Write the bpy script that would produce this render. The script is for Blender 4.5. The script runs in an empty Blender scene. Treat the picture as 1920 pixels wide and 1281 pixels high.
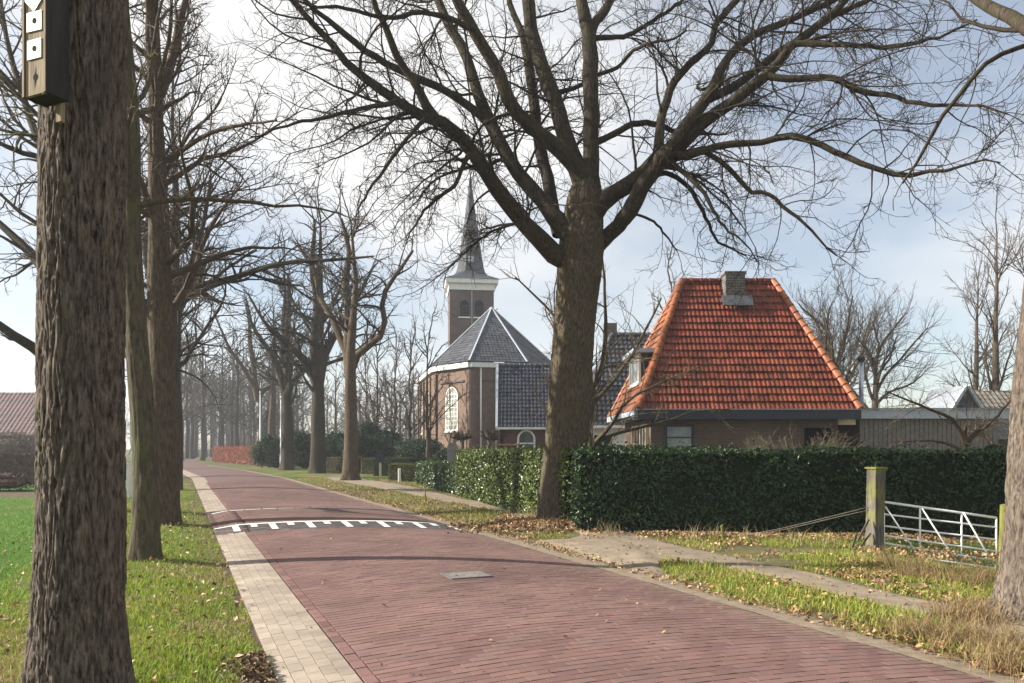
import bpy, math, random
import numpy as np
from mathutils import Vector, Matrix, Quaternion

rng = np.random.default_rng(11)
random.seed(5)
SC = bpy.context.scene
COL = SC.collection

# ------------------------------------------------------------------ camera
FPX, HOR, EYE = 1450.0, 842.0, 1.65          # focal length in photo pixels, horizon row, eye height
cam = bpy.data.cameras.new('camera')
cam.sensor_width = 36.0
cam.lens = FPX * 36.0 / 1920.0
cam.shift_y = (HOR - 640.5) / 1920.0
cam.clip_start = 0.05
cam.clip_end = 6000
camo = bpy.data.objects.new('camera', cam)
camo.location = (0, 0, EYE)
camo.rotation_euler = (math.radians(90), 0, 0)
COL.objects.link(camo)
SC.camera = camo

# ------------------------------------------------------------------ sky and sun
SUN_EL, SUN_AZ = 28.0, 3.0                    # degrees; azimuth measured from -X towards +Y
el, az = math.radians(SUN_EL), math.radians(SUN_AZ)
SUN = Vector((-math.cos(az) * math.cos(el), math.sin(az) * math.cos(el), math.sin(el)))
world = bpy.data.worlds.new('World')
SC.world = world
world.use_nodes = True
wn, wl = world.node_tree.nodes, world.node_tree.links
wn.clear()
w_out = wn.new('ShaderNodeOutputWorld')
w_bg = wn.new('ShaderNodeBackground')
w_bg.inputs['Strength'].default_value = 0.062
sky = wn.new('ShaderNodeTexSky')
sky.sky_type = 'NISHITA'
sky.sun_disc = False
sky.sun_elevation = el
sky.sun_rotation = math.atan2(SUN.x, SUN.y)
sky.altitude = 0
sky.air_density = 1.0
sky.dust_density = 0.6
sky.ozone_density = 1.0
# thin drifting cloud, one even noise over the whole sky
w_tc = wn.new('ShaderNodeTexCoord')
w_map = wn.new('ShaderNodeMapping')
w_map.inputs['Scale'].default_value = (1.0, 1.0, 2.2)
w_map.inputs['Location'].default_value = (12.3, 2.2, 4.4)
w_no = wn.new('ShaderNodeTexNoise')
w_no.inputs['Scale'].default_value = 1.7
w_no.inputs['Detail'].default_value = 7.0
w_no.inputs['Roughness'].default_value = 0.48
w_rp = wn.new('ShaderNodeValToRGB')
w_rp.color_ramp.elements[0].position = 0.38
w_rp.color_ramp.elements[1].position = 0.62
w_rp.color_ramp.elements[0].color = (0.24, 0.24, 0.24, 1)     # thin veil everywhere
w_mix = wn.new('ShaderNodeMix')
w_mix.data_type = 'RGBA'
w_mix.inputs[7].default_value = (6.8, 6.8, 6.75, 1)
wl.new(w_tc.outputs['Generated'], w_map.inputs['Vector'])
wl.new(w_map.outputs['Vector'], w_no.inputs['Vector'])
wl.new(w_no.outputs['Fac'], w_rp.inputs['Fac'])
wl.new(w_rp.outputs['Color'], w_mix.inputs[0])
wl.new(sky.outputs['Color'], w_mix.inputs[6])
wl.new(w_mix.outputs[2], w_bg.inputs['Color'])
wl.new(w_bg.outputs['Background'], w_out.inputs['Surface'])

sun = bpy.data.lights.new('sun', 'SUN')
sun.energy = 5.0
sun.angle = math.radians(0.6)
sun.color = (1.0, 0.93, 0.82)
suno = bpy.data.objects.new('sun', sun)
suno.rotation_euler = SUN.to_track_quat('Z', 'Y').to_euler()
suno.location = (-20, 5, 30)
COL.objects.link(suno)

vs = SC.view_settings
vs.view_transform = 'Standard'
vs.look = 'None'
vs.exposure = 1.30
vs.gamma = 1.0
vs.use_curve_mapping = False
SC.cycles.max_bounces = 6
SC.cycles.diffuse_bounces = 2
SC.cycles.glossy_bounces = 2
SC.cycles.transparent_max_bounces = 6


# ------------------------------------------------------------------ helpers
def at(px, py, Y):
    return np.array([(px - 960.0) * Y / FPX, Y, EYE - (py - HOR) * Y / FPX])


def gp(px, py, z=0.0):
    Y = FPX * (EYE - z) / (py - HOR)
    return np.array([(px - 960.0) * Y / FPX, Y, z])


def nrm(a):
    return a / np.maximum(np.linalg.norm(a, axis=-1, keepdims=True), 1e-9)


def origin(o):
    v = np.zeros(3)
    while o is not None:
        v = v + np.array(o.location)
        o = o.parent
    return v


def tag(o, label=None, cat=None, group=None, kind=None):
    if label: o['label'] = label
    if cat: o['category'] = cat
    if group: o['group'] = group
    if kind: o['kind'] = kind
    return o


def link(name, me, mat, parent=None, loc=None):
    o = bpy.data.objects.new(name, me)
    COL.objects.link(o)
    if mat is not None and me is not None:
        me.materials.clear()
        for m in (mat if isinstance(mat, (list, tuple)) else [mat]):
            me.materials.append(m)
    if parent is not None:
        o.parent = parent
    if loc is not None:
        o.location = loc
    return o


def thing(name, label, cat, loc=(0, 0, 0), group=None, rz=0.0):
    o = bpy.data.objects.new(name, None)
    o.empty_display_size = 0.2
    o.location = loc
    o.rotation_euler = (0, 0, rz)
    COL.objects.link(o)
    return tag(o, label, cat, group)


def np_mesh(name, V, quads=None, tris=None, col=None, smooth=False, uv=None, mats=None):
    me = bpy.data.meshes.new(name)
    V = np.ascontiguousarray(V, dtype=np.float32)
    me.vertices.add(len(V))
    me.vertices.foreach_set('co', V.ravel())
    idx, starts, n = [], [], 0
    if quads is not None and len(quads):
        q = np.asarray(quads, dtype=np.int32)
        idx.append(q.ravel()); starts.append(np.arange(len(q)) * 4 + n); n += q.size
    if tris is not None and len(tris):
        t = np.asarray(tris, dtype=np.int32)
        idx.append(t.ravel()); starts.append(np.arange(len(t)) * 3 + n); n += t.size
    idx = np.concatenate(idx); starts = np.concatenate(starts).astype(np.int32)
    me.loops.add(len(idx))
    me.loops.foreach_set('vertex_index', idx.astype(np.int32))
    me.polygons.add(len(starts))
    me.polygons.foreach_set('loop_start', starts)
    me.polygons.foreach_set('use_smooth', np.full(len(starts), bool(smooth)))
    if mats is not None:
        me.polygons.foreach_set('material_index', np.asarray(mats, dtype=np.int32))
    me.update(calc_edges=True)
    if col is not None:
        c = np.asarray(col, dtype=np.float32)
        if c.shape[1] == 3:
            c = np.concatenate([c, np.ones((len(c), 1), np.float32)], 1)
        a = me.attributes.new('Col', 'FLOAT_COLOR', 'POINT')
        a.data.foreach_set('color', np.ascontiguousarray(c).ravel())
    if uv is not None:
        l = me.uv_layers.new(name='UVMap')
        l.data.foreach_set('uv', np.ascontiguousarray(np.asarray(uv, np.float32)[idx]).ravel())
    return me


class MB:
    """collects polygons; build() links them as one mesh object"""
    def __init__(self):
        self.v, self.f, self.sm = [], [], []

    def poly(self, pts, smooth=False):
        n = len(self.v)
        self.v += [tuple(map(float, p)) for p in pts]
        self.f.append(tuple(range(n, n + len(pts)))); self.sm.append(smooth)

    def box(self, c, s, rz=0.0, bev=0.0):
        cx, cy, cz = c; hx, hy, hz = s[0] / 2, s[1] / 2, s[2] / 2
        ca, sa = math.cos(rz), math.sin(rz)
        P = [(cx + x * ca - y * sa, cy + x * sa + y * ca, cz + z) for z in (-hz, hz) for (x, y) in ((-hx, -hy), (hx, -hy), (hx, hy), (-hx, hy))]
        self.hexa(P)

    def hexa(self, P):
        n = len(self.v)
        self.v += [tuple(map(float, p)) for p in P]
        for q in ((3, 2, 1, 0), (4, 5, 6, 7), (0, 1, 5, 4), (1, 2, 6, 5), (2, 3, 7, 6), (3, 0, 4, 7)):
            self.f.append(tuple(n + i for i in q)); self.sm.append(False)

    def bar(self, a, b, w, h, up=(0, 0, 1)):
        a = np.array(a, float); b = np.array(b, float)
        t = nrm(b - a); u = nrm(np.cross(t, np.array(up, float))); k = np.cross(u, t)
        P = [e + u * sx * w / 2 + k * sy * h / 2 for e in (a, b) for (sx, sy) in ((-1, -1), (1, -1), (1, 1), (-1, 1))]
        self.hexa(P)

    def tube(self, pts, r, n=10, cap=True):
        pts = np.array(pts, float); K = len(pts)
        r = np.broadcast_to(np.array(r, float), (K,))
        T = nrm(np.gradient(pts, axis=0))
        m = nrm((pts[-1] - pts[0])[None])[0]
        ref = np.array([0, 0, 1.0]) if abs(m[2]) < 0.9 else np.array([1.0, 0, 0])
        U = nrm(np.cross(T, ref)); W = np.cross(T, U)
        th = np.arange(n) * 2 * math.pi / n
        n0 = len(self.v)
        for i in range(K):
            for a in th:
                self.v.append(tuple(pts[i] + r[i] * (math.cos(a) * U[i] + math.sin(a) * W[i])))
        for i in range(K - 1):
            for j in range(n):
                self.f.append((n0 + i * n + j, n0 + i * n + (j + 1) % n, n0 + (i + 1) * n + (j + 1) % n, n0 + (i + 1) * n + j)); self.sm.append(True)
        if cap:
            self.f.append(tuple(n0 + j for j in range(n))[::-1]); self.sm.append(False)
            self.f.append(tuple(n0 + (K - 1) * n + j for j in range(n))); self.sm.append(False)

    def wall(self, a, b, z0, z1, th=0.25):
        """an upright slab whose outer face runs from a to b (outside on the right hand)"""
        a = np.array([a[0], a[1], 0.0]); b = np.array([b[0], b[1], 0.0])
        t = nrm(b - a); inn = np.array([-t[1], t[0], 0.0]) * th
        Z0, Z1 = np.array([0, 0, z0]), np.array([0, 0, z1])
        self.hexa([a + Z0, b + Z0, b + inn + Z0, a + inn + Z0, a + Z1, b + Z1, b + inn + Z1, a + inn + Z1])

    def build(self, name, mat, parent=None):
        o0 = origin(parent) if parent is not None else np.zeros(3)
        me = bpy.data.meshes.new(name)
        V = [(p[0] - o0[0], p[1] - o0[1], p[2] - o0[2]) for p in self.v]
        me.from_pydata(V, [], self.f)
        me.polygons.foreach_set('use_smooth', np.array(self.sm, dtype=bool))
        # planar coordinates in metres for every face
        uvl = me.uv_layers.new(name='UVMap')
        vv = np.array(self.v)
        uv = np.zeros((len(me.loops), 2), np.float32)
        k = 0
        for f in self.f:
            p = vv[list(f)]
            nn = np.cross(p[1] - p[0], p[2] - p[1])
            if len(f) > 3 and np.linalg.norm(nn) < 1e-9:
                nn = np.cross(p[2] - p[0], p[3] - p[1])
            nn = nrm(nn[None])[0]
            u = np.cross((0, 0, 1.0), nn)
            u = np.array([1.0, 0, 0]) if np.linalg.norm(u) < 0.05 else nrm(u[None])[0]
            w = np.cross(nn, u)
            uv[k:k + len(f), 0] = p @ u; uv[k:k + len(f), 1] = p @ w
            k += len(f)
        uvl.data.foreach_set('uv', uv.ravel())
        me.update()
        return link(name, me, mat, parent)


def spline(pts, n):
    """smooth resample of a polyline (rows may hold extra columns such as radius)"""
    P = np.array(pts, float)
    if len(P) == 2:
        t = np.linspace(0, 1, n)[:, None]
        return P[0] * (1 - t) + P[1] * t
    d = np.concatenate([[0], np.cumsum(np.maximum(np.linalg.norm(np.diff(P[:, :3], axis=0), axis=1), 1e-6))])
    Q = np.vstack([2 * P[0] - P[1], P, 2 * P[-1] - P[-2]])
    out = []
    for x in np.linspace(0, d[-1], n):
        i = min(max(int(np.searchsorted(d, x, 'right')) - 1, 0), len(P) - 2)
        t = (x - d[i]) / (d[i + 1] - d[i])
        p0, p1, p2, p3 = Q[i], Q[i + 1], Q[i + 2], Q[i + 3]
        out.append(0.5 * (2 * p1 + (p2 - p0) * t + (2 * p0 - 5 * p1 + 4 * p2 - p3) * t * t + (3 * p1 - p0 - 3 * p2 + p3) * t ** 3))
    return np.array(out)


def vnoise(u, v, seed=0, per=0):
    """smooth value noise in 0..1, optionally periodic in u"""
    r = np.random.default_rng(seed)
    N = 256
    tab = r.random((N, N))
    iu, iv = np.floor(u).astype(int), np.floor(v).astype(int)
    fu, fv = u - iu, v - iv
    fu = fu * fu * (3 - 2 * fu); fv = fv * fv * (3 - 2 * fv)
    if per:
        a, b = iu % per, (iu + 1) % per
    else:
        a, b = iu % N, (iu + 1) % N
    c, d = iv % N, (iv + 1) % N
    return (tab[a, c] * (1 - fu) + tab[b, c] * fu) * (1 - fv) + (tab[a, d] * (1 - fu) + tab[b, d] * fu) * fv


def fbm(x, y, seed=0, oct=4):
    s, a, t = 0.0, 0.5, 0.0
    for k in range(oct):
        s = s + a * vnoise(x * 2 ** k + 17.3 * k, y * 2 ** k + 5.1 * k, seed + k)
        t += a; a *= 0.5
    return s / t


# ------------------------------------------------------------------ materials
class NT:
    def __init__(self, name):
        self.m = bpy.data.materials.new(name); self.m.use_nodes = True
        self.n, self.l = self.m.node_tree.nodes, self.m.node_tree.links
        self.b = self.n['Principled BSDF']

    def node(self, t, **kw):
        o = self.n.new(t)
        for k, v in kw.items():
            if k in o.inputs: o.inputs[k].default_value = v
            else: setattr(o, k, v)
        return o

    def noise(self, vec, scale, detail=4.0, rough=0.55):
        o = self.node('ShaderNodeTexNoise', Scale=scale, Detail=detail, Roughness=rough)
        if vec is not None: self.l.new(vec, o.inputs['Vector'])
        return o.outputs['Fac']

    def coord(self, kind='Object', scale=(1, 1, 1)):
        tc = self.node('ShaderNodeTexCoord'); mp = self.node('ShaderNodeMapping', Scale=scale)
        self.l.new(tc.outputs[kind], mp.inputs['Vector'])
        return mp.outputs['Vector']

    def ramp(self, fac, stops):
        o = self.node('ShaderNodeValToRGB')
        e = o.color_ramp.elements
        while len(e) < len(stops): e.new(0.5)
        for i, (p, c) in enumerate(stops):
            e[i].position = p
            e[i].color = (*c, 1) if not isinstance(c, (int, float)) else (c, c, c, 1)
        self.l.new(fac, o.inputs['Fac'])
        return o.outputs['Color']

    def mix(self, fac, a, b, mode='MIX'):
        o = self.node('ShaderNodeMix', data_type='RGBA', blend_type=mode)
        for k, s in ((0, fac), (6, a), (7, b)):
            if hasattr(s, 'links') or hasattr(s, 'is_output'): self.l.new(s, o.inputs[k])
            elif isinstance(s, (int, float)): o.inputs[k].default_value = s
            else: o.inputs[k].default_value = (*s, 1)
        return o.outputs[2]

    def attr(self, name='Col'):
        o = self.node('ShaderNodeAttribute', attribute_name=name)
        return o.outputs['Color']

    def bump(self, h, strength=0.3, dist=0.02):
        o = self.node('ShaderNodeBump', Strength=strength, Distance=dist)
        self.l.new(h, o.inputs['Height']); self.l.new(o.outputs['Normal'], self.b.inputs['Normal'])
        return o

    def done(self, color, rough=0.8, spec=0.3, metal=0.0):
        if hasattr(color, 'is_output'): self.l.new(color, self.b.inputs['Base Color'])
        else: self.b.inputs['Base Color'].default_value = (*color, 1)
        if hasattr(rough, 'is_output'): self.l.new(rough, self.b.inputs['Roughness'])
        else: self.b.inputs['Roughness'].default_value = rough
        self.b.inputs['Specular IOR Level'].default_value = spec
        self.b.inputs['Metallic'].default_value = metal
        return self.m


def m_plain(name, c, rough=0.7, spec=0.3, var=0.25, scale=6.0, metal=0.0, bump=0.1):
    t = NT(name)
    v = t.coord('Object')
    n = t.noise(v, scale, 6.0, 0.65)
    c0 = tuple(x * (1 - var) for x in c); c1 = tuple(min(1, x * (1 + var)) for x in c)
    col = t.ramp(n, [(0.3, c0), (0.7, c1)])
    if bump: t.bump(t.noise(v, scale * 8, 3.0), bump, 0.01)
    return t.done(col, rough, spec, metal)


def m_bark(name, dark, light, moss=(0.10, 0.12, 0.03), moss_amt=0.0, sc=1.0, bump=0.9, zs=0.22):
    t = NT(name)
    v = t.coord('Object', (sc, sc, sc * zs))
    v2 = t.coord('Object')
    n1 = t.noise(v, 28.0, 6.0, 0.65)
    n2 = t.noise(v2, 2.2, 4.0, 0.6)
    col = t.ramp(n1, [(0.36, dark), (0.64, light)])
    col = t.mix(t.ramp(n2, [(0.35, 0.0), (0.7, 0.55)]), col, tuple(0.5 * (a + b) * 0.75 for a, b in zip(dark, light)))
    if moss_amt:
        n3 = t.noise(v2, 3.1, 5.0, 0.65)
        col = t.mix(t.ramp(n3, [(0.62 - moss_amt * 0.3, 0.0), (0.80 - moss_amt * 0.2, 0.85)]), col, moss)
    t.bump(n1, bump, 0.03)
    return t.done(col, 0.9, 0.15)


def m_attr(name, rough=0.8, spec=0.2, var=0.2, scale=30.0, bump=0.0, big=0.0, bigscale=0.8):
    t = NT(name)
    v = t.coord('Object')
    n = t.noise(v, scale, 4.0, 0.6)
    col = t.mix(1.0, t.attr(), t.ramp(n, [(0.25, 1 - var), (0.75, 1 + var * 0.6)]), 'MULTIPLY')
    if big:                                              # slow patches of dirt and wear across many pieces
        g = t.node('ShaderNodeNewGeometry').outputs['Position']
        col = t.mix(1.0, col, t.ramp(t.noise(g, bigscale, 6.0, 0.62), [(0.32, 1 - big), (0.66, 1.0 + big * 0.35)]), 'MULTIPLY')
    if bump: t.bump(t.noise(v, scale * 5, 3.0), bump, 0.0015)
    return t.done(col, rough, spec)


def m_brick(name, c1, c2, mortar, w=0.22, h=0.062, mort=0.010, rough=0.85, bump=0.5, var=0.35):
    t = NT(name)
    v = t.coord('UV')
    b = t.node('ShaderNodeTexBrick', Scale=1.0)
    b.inputs['Brick Width'].default_value = w; b.inputs['Row Height'].default_value = h
    b.inputs['Mortar Size'].default_value = mort; b.inputs['Mortar Smooth'].default_value = 0.2
    b.inputs['Color1'].default_value = (*c1, 1); b.inputs['Color2'].default_value = (*c2, 1); b.inputs['Mortar'].default_value = (*mortar, 1)
    t.l.new(v, b.inputs['Vector'])
    n = t.noise(t.coord('Object'), 1.3, 6.0, 0.65)
    col = t.mix(1.0, b.outputs['Color'], t.ramp(n, [(0.3, 1 - var), (0.7, 1.0)]), 'MULTIPLY')
    inv = t.node('ShaderNodeMath', operation='SUBTRACT'); inv.inputs[0].default_value = 1.0
    t.l.new(b.outputs['Fac'], inv.inputs[1])
    t.bump(inv.outputs[0], bump, 0.01)
    return t.done(col, rough, 0.2)


def m_glass(name, c=(0.02, 0.025, 0.03), rough=0.06):
    t = NT(name)
    n = t.noise(t.coord('Object'), 1.2, 2.0)
    t.bump(n, 0.05, 0.02)
    m = t.done(c, rough, 0.8)
    return m


M = {}
M['bark_pale'] = m_bark('oak_bark_near', (0.018, 0.0155, 0.015), (0.25, 0.20, 0.158), (0.12, 0.11, 0.06), 0.12, 1.6, 1.0)
M['bark_oak'] = m_bark('oak_bark', (0.019, 0.015, 0.012), (0.084, 0.066, 0.047), (0.055, 0.052, 0.020), 0.45, 1.1, 0.9)
M['bark_trunk'] = m_bark('oak_trunk_bark_lit', (0.028, 0.022, 0.017), (0.165, 0.130, 0.090), (0.085, 0.078, 0.030), 0.4, 1.3, 0.9)  # oak bark lightened to stand for sun on the trunk; limbs stay darker
M['bark_moss'] = m_bark('mossy_bark', (0.036, 0.030, 0.021), (0.135, 0.108, 0.074), (0.080, 0.084, 0.036), 0.6, 0.8, 0.8)
M['bark_brown'] = m_bark('brown_bark', (0.038, 0.028, 0.020), (0.135, 0.096, 0.064), (0.095, 0.085, 0.04), 0.25, 0.9, 0.8)
M['twig'] = m_bark('twig_bark', (0.020, 0.016, 0.012), (0.060, 0.047, 0.034), (0.09, 0.08, 0.035), 0.25, 0.6, 0.2, 1.0)
M['twig_lit'] = m_bark('lit_twig_bark', (0.075, 0.060, 0.040), (0.21, 0.17, 0.115), (0.10, 0.10, 0.04), 0.2, 0.6, 0.2, 1.0)  # twig bark paled to stand for sunlight on the twigs
M['twig_brown'] = m_bark('brown_twig_bark', (0.042, 0.031, 0.022), (0.11, 0.082, 0.056), (0.10, 0.09, 0.04), 0.2, 0.6, 0.2, 1.0)
M['white'] = m_plain('white_paint', (0.74, 0.73, 0.70), 0.55, 0.3, 0.12, 3.0)
M['cream'] = m_plain('cream_paint', (0.62, 0.53, 0.40), 0.6, 0.3, 0.12, 3.0)
M['glass'] = m_glass('window_glass')
M['black'] = m_plain('unlit_opening', (0.006, 0.006, 0.007), 0.9, 0.1, 0.2)  # near-black colour stands in for the unlit inside of openings

# ------------------------------------------------------------------ road frame: s runs along the road, t across it from its left edge
E0 = np.array([-1.65, 5.45])
DR = np.array([-0.395, 0.9187]); DR /= np.linalg.norm(DR)
NR = np.array([DR[1], -DR[0]])
RW, STRIP = 4.7, 0.535


def bend(s):
    return np.interp(s, [-30, 40, 58, 75, 100, 130, 165, 210], [0, 0, -0.9, -2.6, -3.6, -1.5, 6.0, 22.0])


def road_xy(s, t):
    t2 = np.asarray(t) + bend(s)
    return E0[0] + DR[0] * s + NR[0] * t2, E0[1] + DR[1] * s + NR[1] * t2


def road_st(x, y):
    dx, dy = x - E0[0], y - E0[1]
    s = dx * DR[0] + dy * DR[1]
    return s, dx * NR[0] + dy * NR[1] - bend(s)


def hump0(t):
    return 10.34 - 0.32 * t


def road_z(s, t):
    c = 0.10 * (1 - ((t - RW / 2) / (RW / 2)) ** 2)
    k = s - hump0(t)
    h = 0.062 * np.interp(k, [0, 0.95, 4.75, 5.8], [0, 1, 1, 0])
    return np.maximum(c, -0.02) + h * np.clip(np.minimum(t + 0.05, RW - t) / 0.5, 0.25, 1)


# footpath and sandy apron outlines (photo rows turned into ground points)
UP = [gp(*p)[:2] for p in ((640, 893), (700, 902), (785, 916), (850, 933), (930, 949), (990, 965), (1040, 978), (1110, 992), (1200, 1006), (1280, 1025), (1400, 1050), (1500, 1075), (1600, 1098), (1700, 1125), (1800, 1152), (1960, 1200), (2250, 1290))]
LO = [gp(*p)[:2] for p in ((600, 896), (670, 910), (750, 925), (830, 942), (905, 955), (965, 970), (1010, 990), (1090, 1006), (1150, 1030), (1215, 1052), (1330, 1063), (1430, 1083), (1513, 1107), (1613, 1134), (1720, 1164), (1860, 1210), (2120, 1300))]
UPs, LOs = spline(np.c_[np.array(UP), np.zeros(len(UP))], 120)[:, :2], spline(np.c_[np.array(LO), np.zeros(len(LO))], 120)[:, :2]
APRON = np.array([gp(*p)[:2] for p in ((985, 1012), (1060, 1012), (1120, 1002), (1180, 1018), (1240, 1050), (1235, 1062), (1260, 1096), (1180, 1068), (1100, 1044), (1030, 1022))])


def in_poly(x, y, poly):
    inside = np.zeros(x.shape, bool)
    j = len(poly) - 1
    for i in range(len(poly)):
        xi, yi = poly[i]; xj, yj = poly[j]
        c = ((yi > y) != (yj > y)) & (x < (xj - xi) * (y - yi) / (yj - yi + 1e-12) + xi)
        inside ^= c
        j = i
    return inside


PATHP = np.vstack([UPs, LOs[::-1]])


def on_path(x, y):
    return in_poly(x, y, PATHP) | in_poly(x, y, APRON)


def gh(x, y):
    x = np.asarray(x, float); y = np.asarray(y, float)
    s, t = road_st(x, y)
    n = (fbm(x * 0.6 + 40, y * 0.6 + 40, 3, 3) - 0.5)
    z = 0.02 + 0.10 * n * np.exp(-np.hypot(x, y) / 120)
    left = np.interp(t, [-0.9, -0.15], [1, 0]); right = np.interp(t, [5.05, 5.7], [0, 1])
    k = np.where(t < 2, left, right)
    near = (s > -60) & (s < 210)
    k = np.where(near, k, 1.0)
    z = z * k - 0.035 * (1 - k)
    z = z + 0.10 * np.exp(-((x - 1.05) ** 2 + (y - 16.7) ** 2) / 1.6)          # swell at the big oak's foot
    z = z + 0.10 * np.exp(-((x - 4.8) ** 2 + (y - 7.1) ** 2) / 0.8)
    z = z - 0.52 * np.exp(-((x - 8.3) ** 2 / 3.4 + (y - 12.1) ** 2 / 2.8))       # dip beside the field gate
    return z


def h1(x, y):
    return float(gh(np.array([x]), np.array([y]))[0])


# ---- ground sheet
gx = np.unique(np.concatenate([np.arange(-26, 26.01, 0.4), 26 + np.geomspace(1, 1400, 34), -26 - np.geomspace(1, 1400, 34)]))
gy = np.unique(np.concatenate([np.arange(-12, 44.01, 0.4), 44 + np.geomspace(0.6, 2600, 60), -12 - np.geomspace(1, 300, 14)]))
GX, GY = np.meshgrid(gx, gy)
GZ = gh(GX, GY)
S_, T_ = road_st(GX, GY)
g_green = np.array([0.075, 0.115, 0.022]); g_lawn = np.array([0.060, 0.135, 0.018]); g_straw = np.array([0.20, 0.155, 0.075]); g_soil = np.array([0.105, 0.080, 0.055])
w = fbm(GX * 0.9, GY * 0.9, 21, 4)[..., None]
cg = g_green * (1 - np.clip((w - 0.5) * 4, 0, 1)) + g_straw * np.clip((w - 0.5) * 4, 0, 1)
lawn = ((T_ < -2.3) & (GY > 8))[..., None]
cg = np.where(lawn, g_lawn * (0.85 + 0.4 * w), cg)
rightv = ((T_ > 4.6) & (GY < 40))[..., None]
cg = np.where(rightv, g_soil * 0.6 + g_straw * 0.35 * w + g_green * 0.35, cg)
cg = np.where((np.abs(T_ - 2.4)[..., None] < 2.75), g_soil, cg)
cg = np.where((GY[..., None] > 70) & (np.abs(T_ - 2.4)[..., None] > 3.2), g_green * 0.6 + g_soil * 0.4, cg)
dirt = ((GX < -10.5) & (GY > 25.8) & (GY < 29.5) & (T_ < -3))[..., None]
cg = np.where(dirt, g_soil * 1.1, cg)
nxg, nyg = len(gx), len(gy)
ii = np.arange(nxg * nyg).reshape(nyg, nxg)
qd = np.stack([ii[:-1, :-1], ii[:-1, 1:], ii[1:, 1:], ii[1:, :-1]], -1).reshape(-1, 4)
t = NT('ground_soil_grass')
v = t.coord('Object')
n = t.noise(v, 9.0, 8.0, 0.7)
n2 = t.noise(v, 60.0, 4.0, 0.7)
c = t.mix(1.0, t.attr(), t.ramp(n, [(0.3, 0.62), (0.7, 1.25)]), 'MULTIPLY')
c = t.mix(t.ramp(n2, [(0.5, 0.0), (0.75, 0.5)]), c, (0.20, 0.16, 0.09))
t.bump(n2, 0.6, 0.03)
M['ground'] = t.done(c, 0.95, 0.1)
go = link('ground', np_mesh('ground', np.c_[GX.ravel(), GY.ravel(), GZ.ravel()], quads=qd, col=cg.reshape(-1, 3), smooth=True), M['ground'])
tag(go, kind='structure')

# ---- road bed (near) and brick surface in the distance
M['bed_pale'] = m_plain('paver_joint_sand', (0.15, 0.12, 0.095), 0.95, 0.1, 0.3, 14.0)
M['bed'] = m_plain('joint_sand', (0.036, 0.027, 0.024), 0.95, 0.1, 0.3, 14.0)
M['farbrick'] = m_brick('far_road_brick', (0.178, 0.106, 0.093), (0.155, 0.094, 0.086), (0.07, 0.05, 0.05), 0.2, 0.1, 0.012, 0.85, 0.4, 0.2)
M['farpave'] = m_brick('far_beige_paver', (0.315, 0.262, 0.212), (0.28, 0.235, 0.19), (0.16, 0.12, 0.09), 0.105, 0.21, 0.008, 0.85, 0.3, 0.15)
S_FAR = 34.0


def sheet(name, s0, s1, ds, ts, dz, mat, zf=road_z):
    ss = np.arange(s0, s1 + ds * 0.5, ds)
    A, B = np.meshgrid(ss, np.array(ts), indexing='ij')
    x, y = road_xy(A, B)
    z = zf(A, B) + dz
    i = np.arange(A.size).reshape(A.shape)
    q = np.stack([i[:-1, :-1], i[:-1, 1:], i[1:, 1:], i[1:, :-1]], -1).reshape(-1, 4)
    uv = np.c_[B.ravel(), A.ravel()]
    return np.c_[x.ravel(), y.ravel(), z.ravel()], q, uv


V, q, uv = sheet('road', -8, S_FAR + 0.3, 0.25, np.linspace(0.0, RW, 25), -0.011, None)
road = link('road', np_mesh('road', V, quads=q, uv=uv, smooth=True), M['bed'])
tag(road, kind='structure')
V, q, uv = sheet('strip', -8, S_FAR + 0.3, 0.25, np.linspace(0.0, STRIP, 6), -0.0075, None)
link('paver_bed', np_mesh('paver_bed', V, quads=q, uv=uv, smooth=True), M['bed_pale'], road)
V, q, uv = sheet('far', S_FAR, 210, 1.0, np.linspace(STRIP + 0.1, RW, 13), 0.0, None)
link('brick_surface', np_mesh('far_surface', V, quads=q, uv=uv, smooth=True), M['farbrick'], road)
V, q, uv = sheet('far', S_FAR, 70, 1.0, np.linspace(0.0, STRIP + 0.1, 4), 0.004, None)
link('paver_surface', np_mesh('far_strip', V, quads=q, uv=uv, smooth=True), M['farpave'], road)

M['brick'] = m_attr('clinker_brick', 0.8, 0.2, 0.26, 130.0, 0.3, 0.24, 0.9)
M['paver'] = m_attr('beige_paver', 0.85, 0.2, 0.18, 130.0, 0.3, 0.30, 1.6)


def lay(s, t, ls, lt, dz, rot):
    """corner rings of many bricks at once: centres (s,t), sizes along s and t"""
    n = len(s)
    cs = np.array([[-1, -1], [-1, 1], [1, 1], [1, -1]], float)
    out = []
    for inset, drop in ((0.0015, 0.0), (0.0, 0.011), (0.0, 0.05)):
        a = cs[None, :, 0] * (ls[:, None] / 2 - inset); b = cs[None, :, 1] * (lt[:, None] / 2 - inset)
        S = s[:, None] + a * np.cos(rot)[:, None] - b * np.sin(rot)[:, None]
        T = t[:, None] + a * np.sin(rot)[:, None] + b * np.cos(rot)[:, None]
        x, y = road_xy(S, T)
        z = road_z(S, T) + dz[:, None] - drop
        out.append(np.stack([x, y, z], -1))
    return np.concatenate(out, 1)                       # n,12,3


BQ = np.array([[0, 1, 2, 3]] + [[4 + k, 4 + (k + 1) % 4, (k + 1) % 4, k] for k in range(4)])
BQ_SIDES = np.array([[8 + k, 8 + (k + 1) % 4, 4 + (k + 1) % 4, 4 + k] for k in range(4)])


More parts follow.
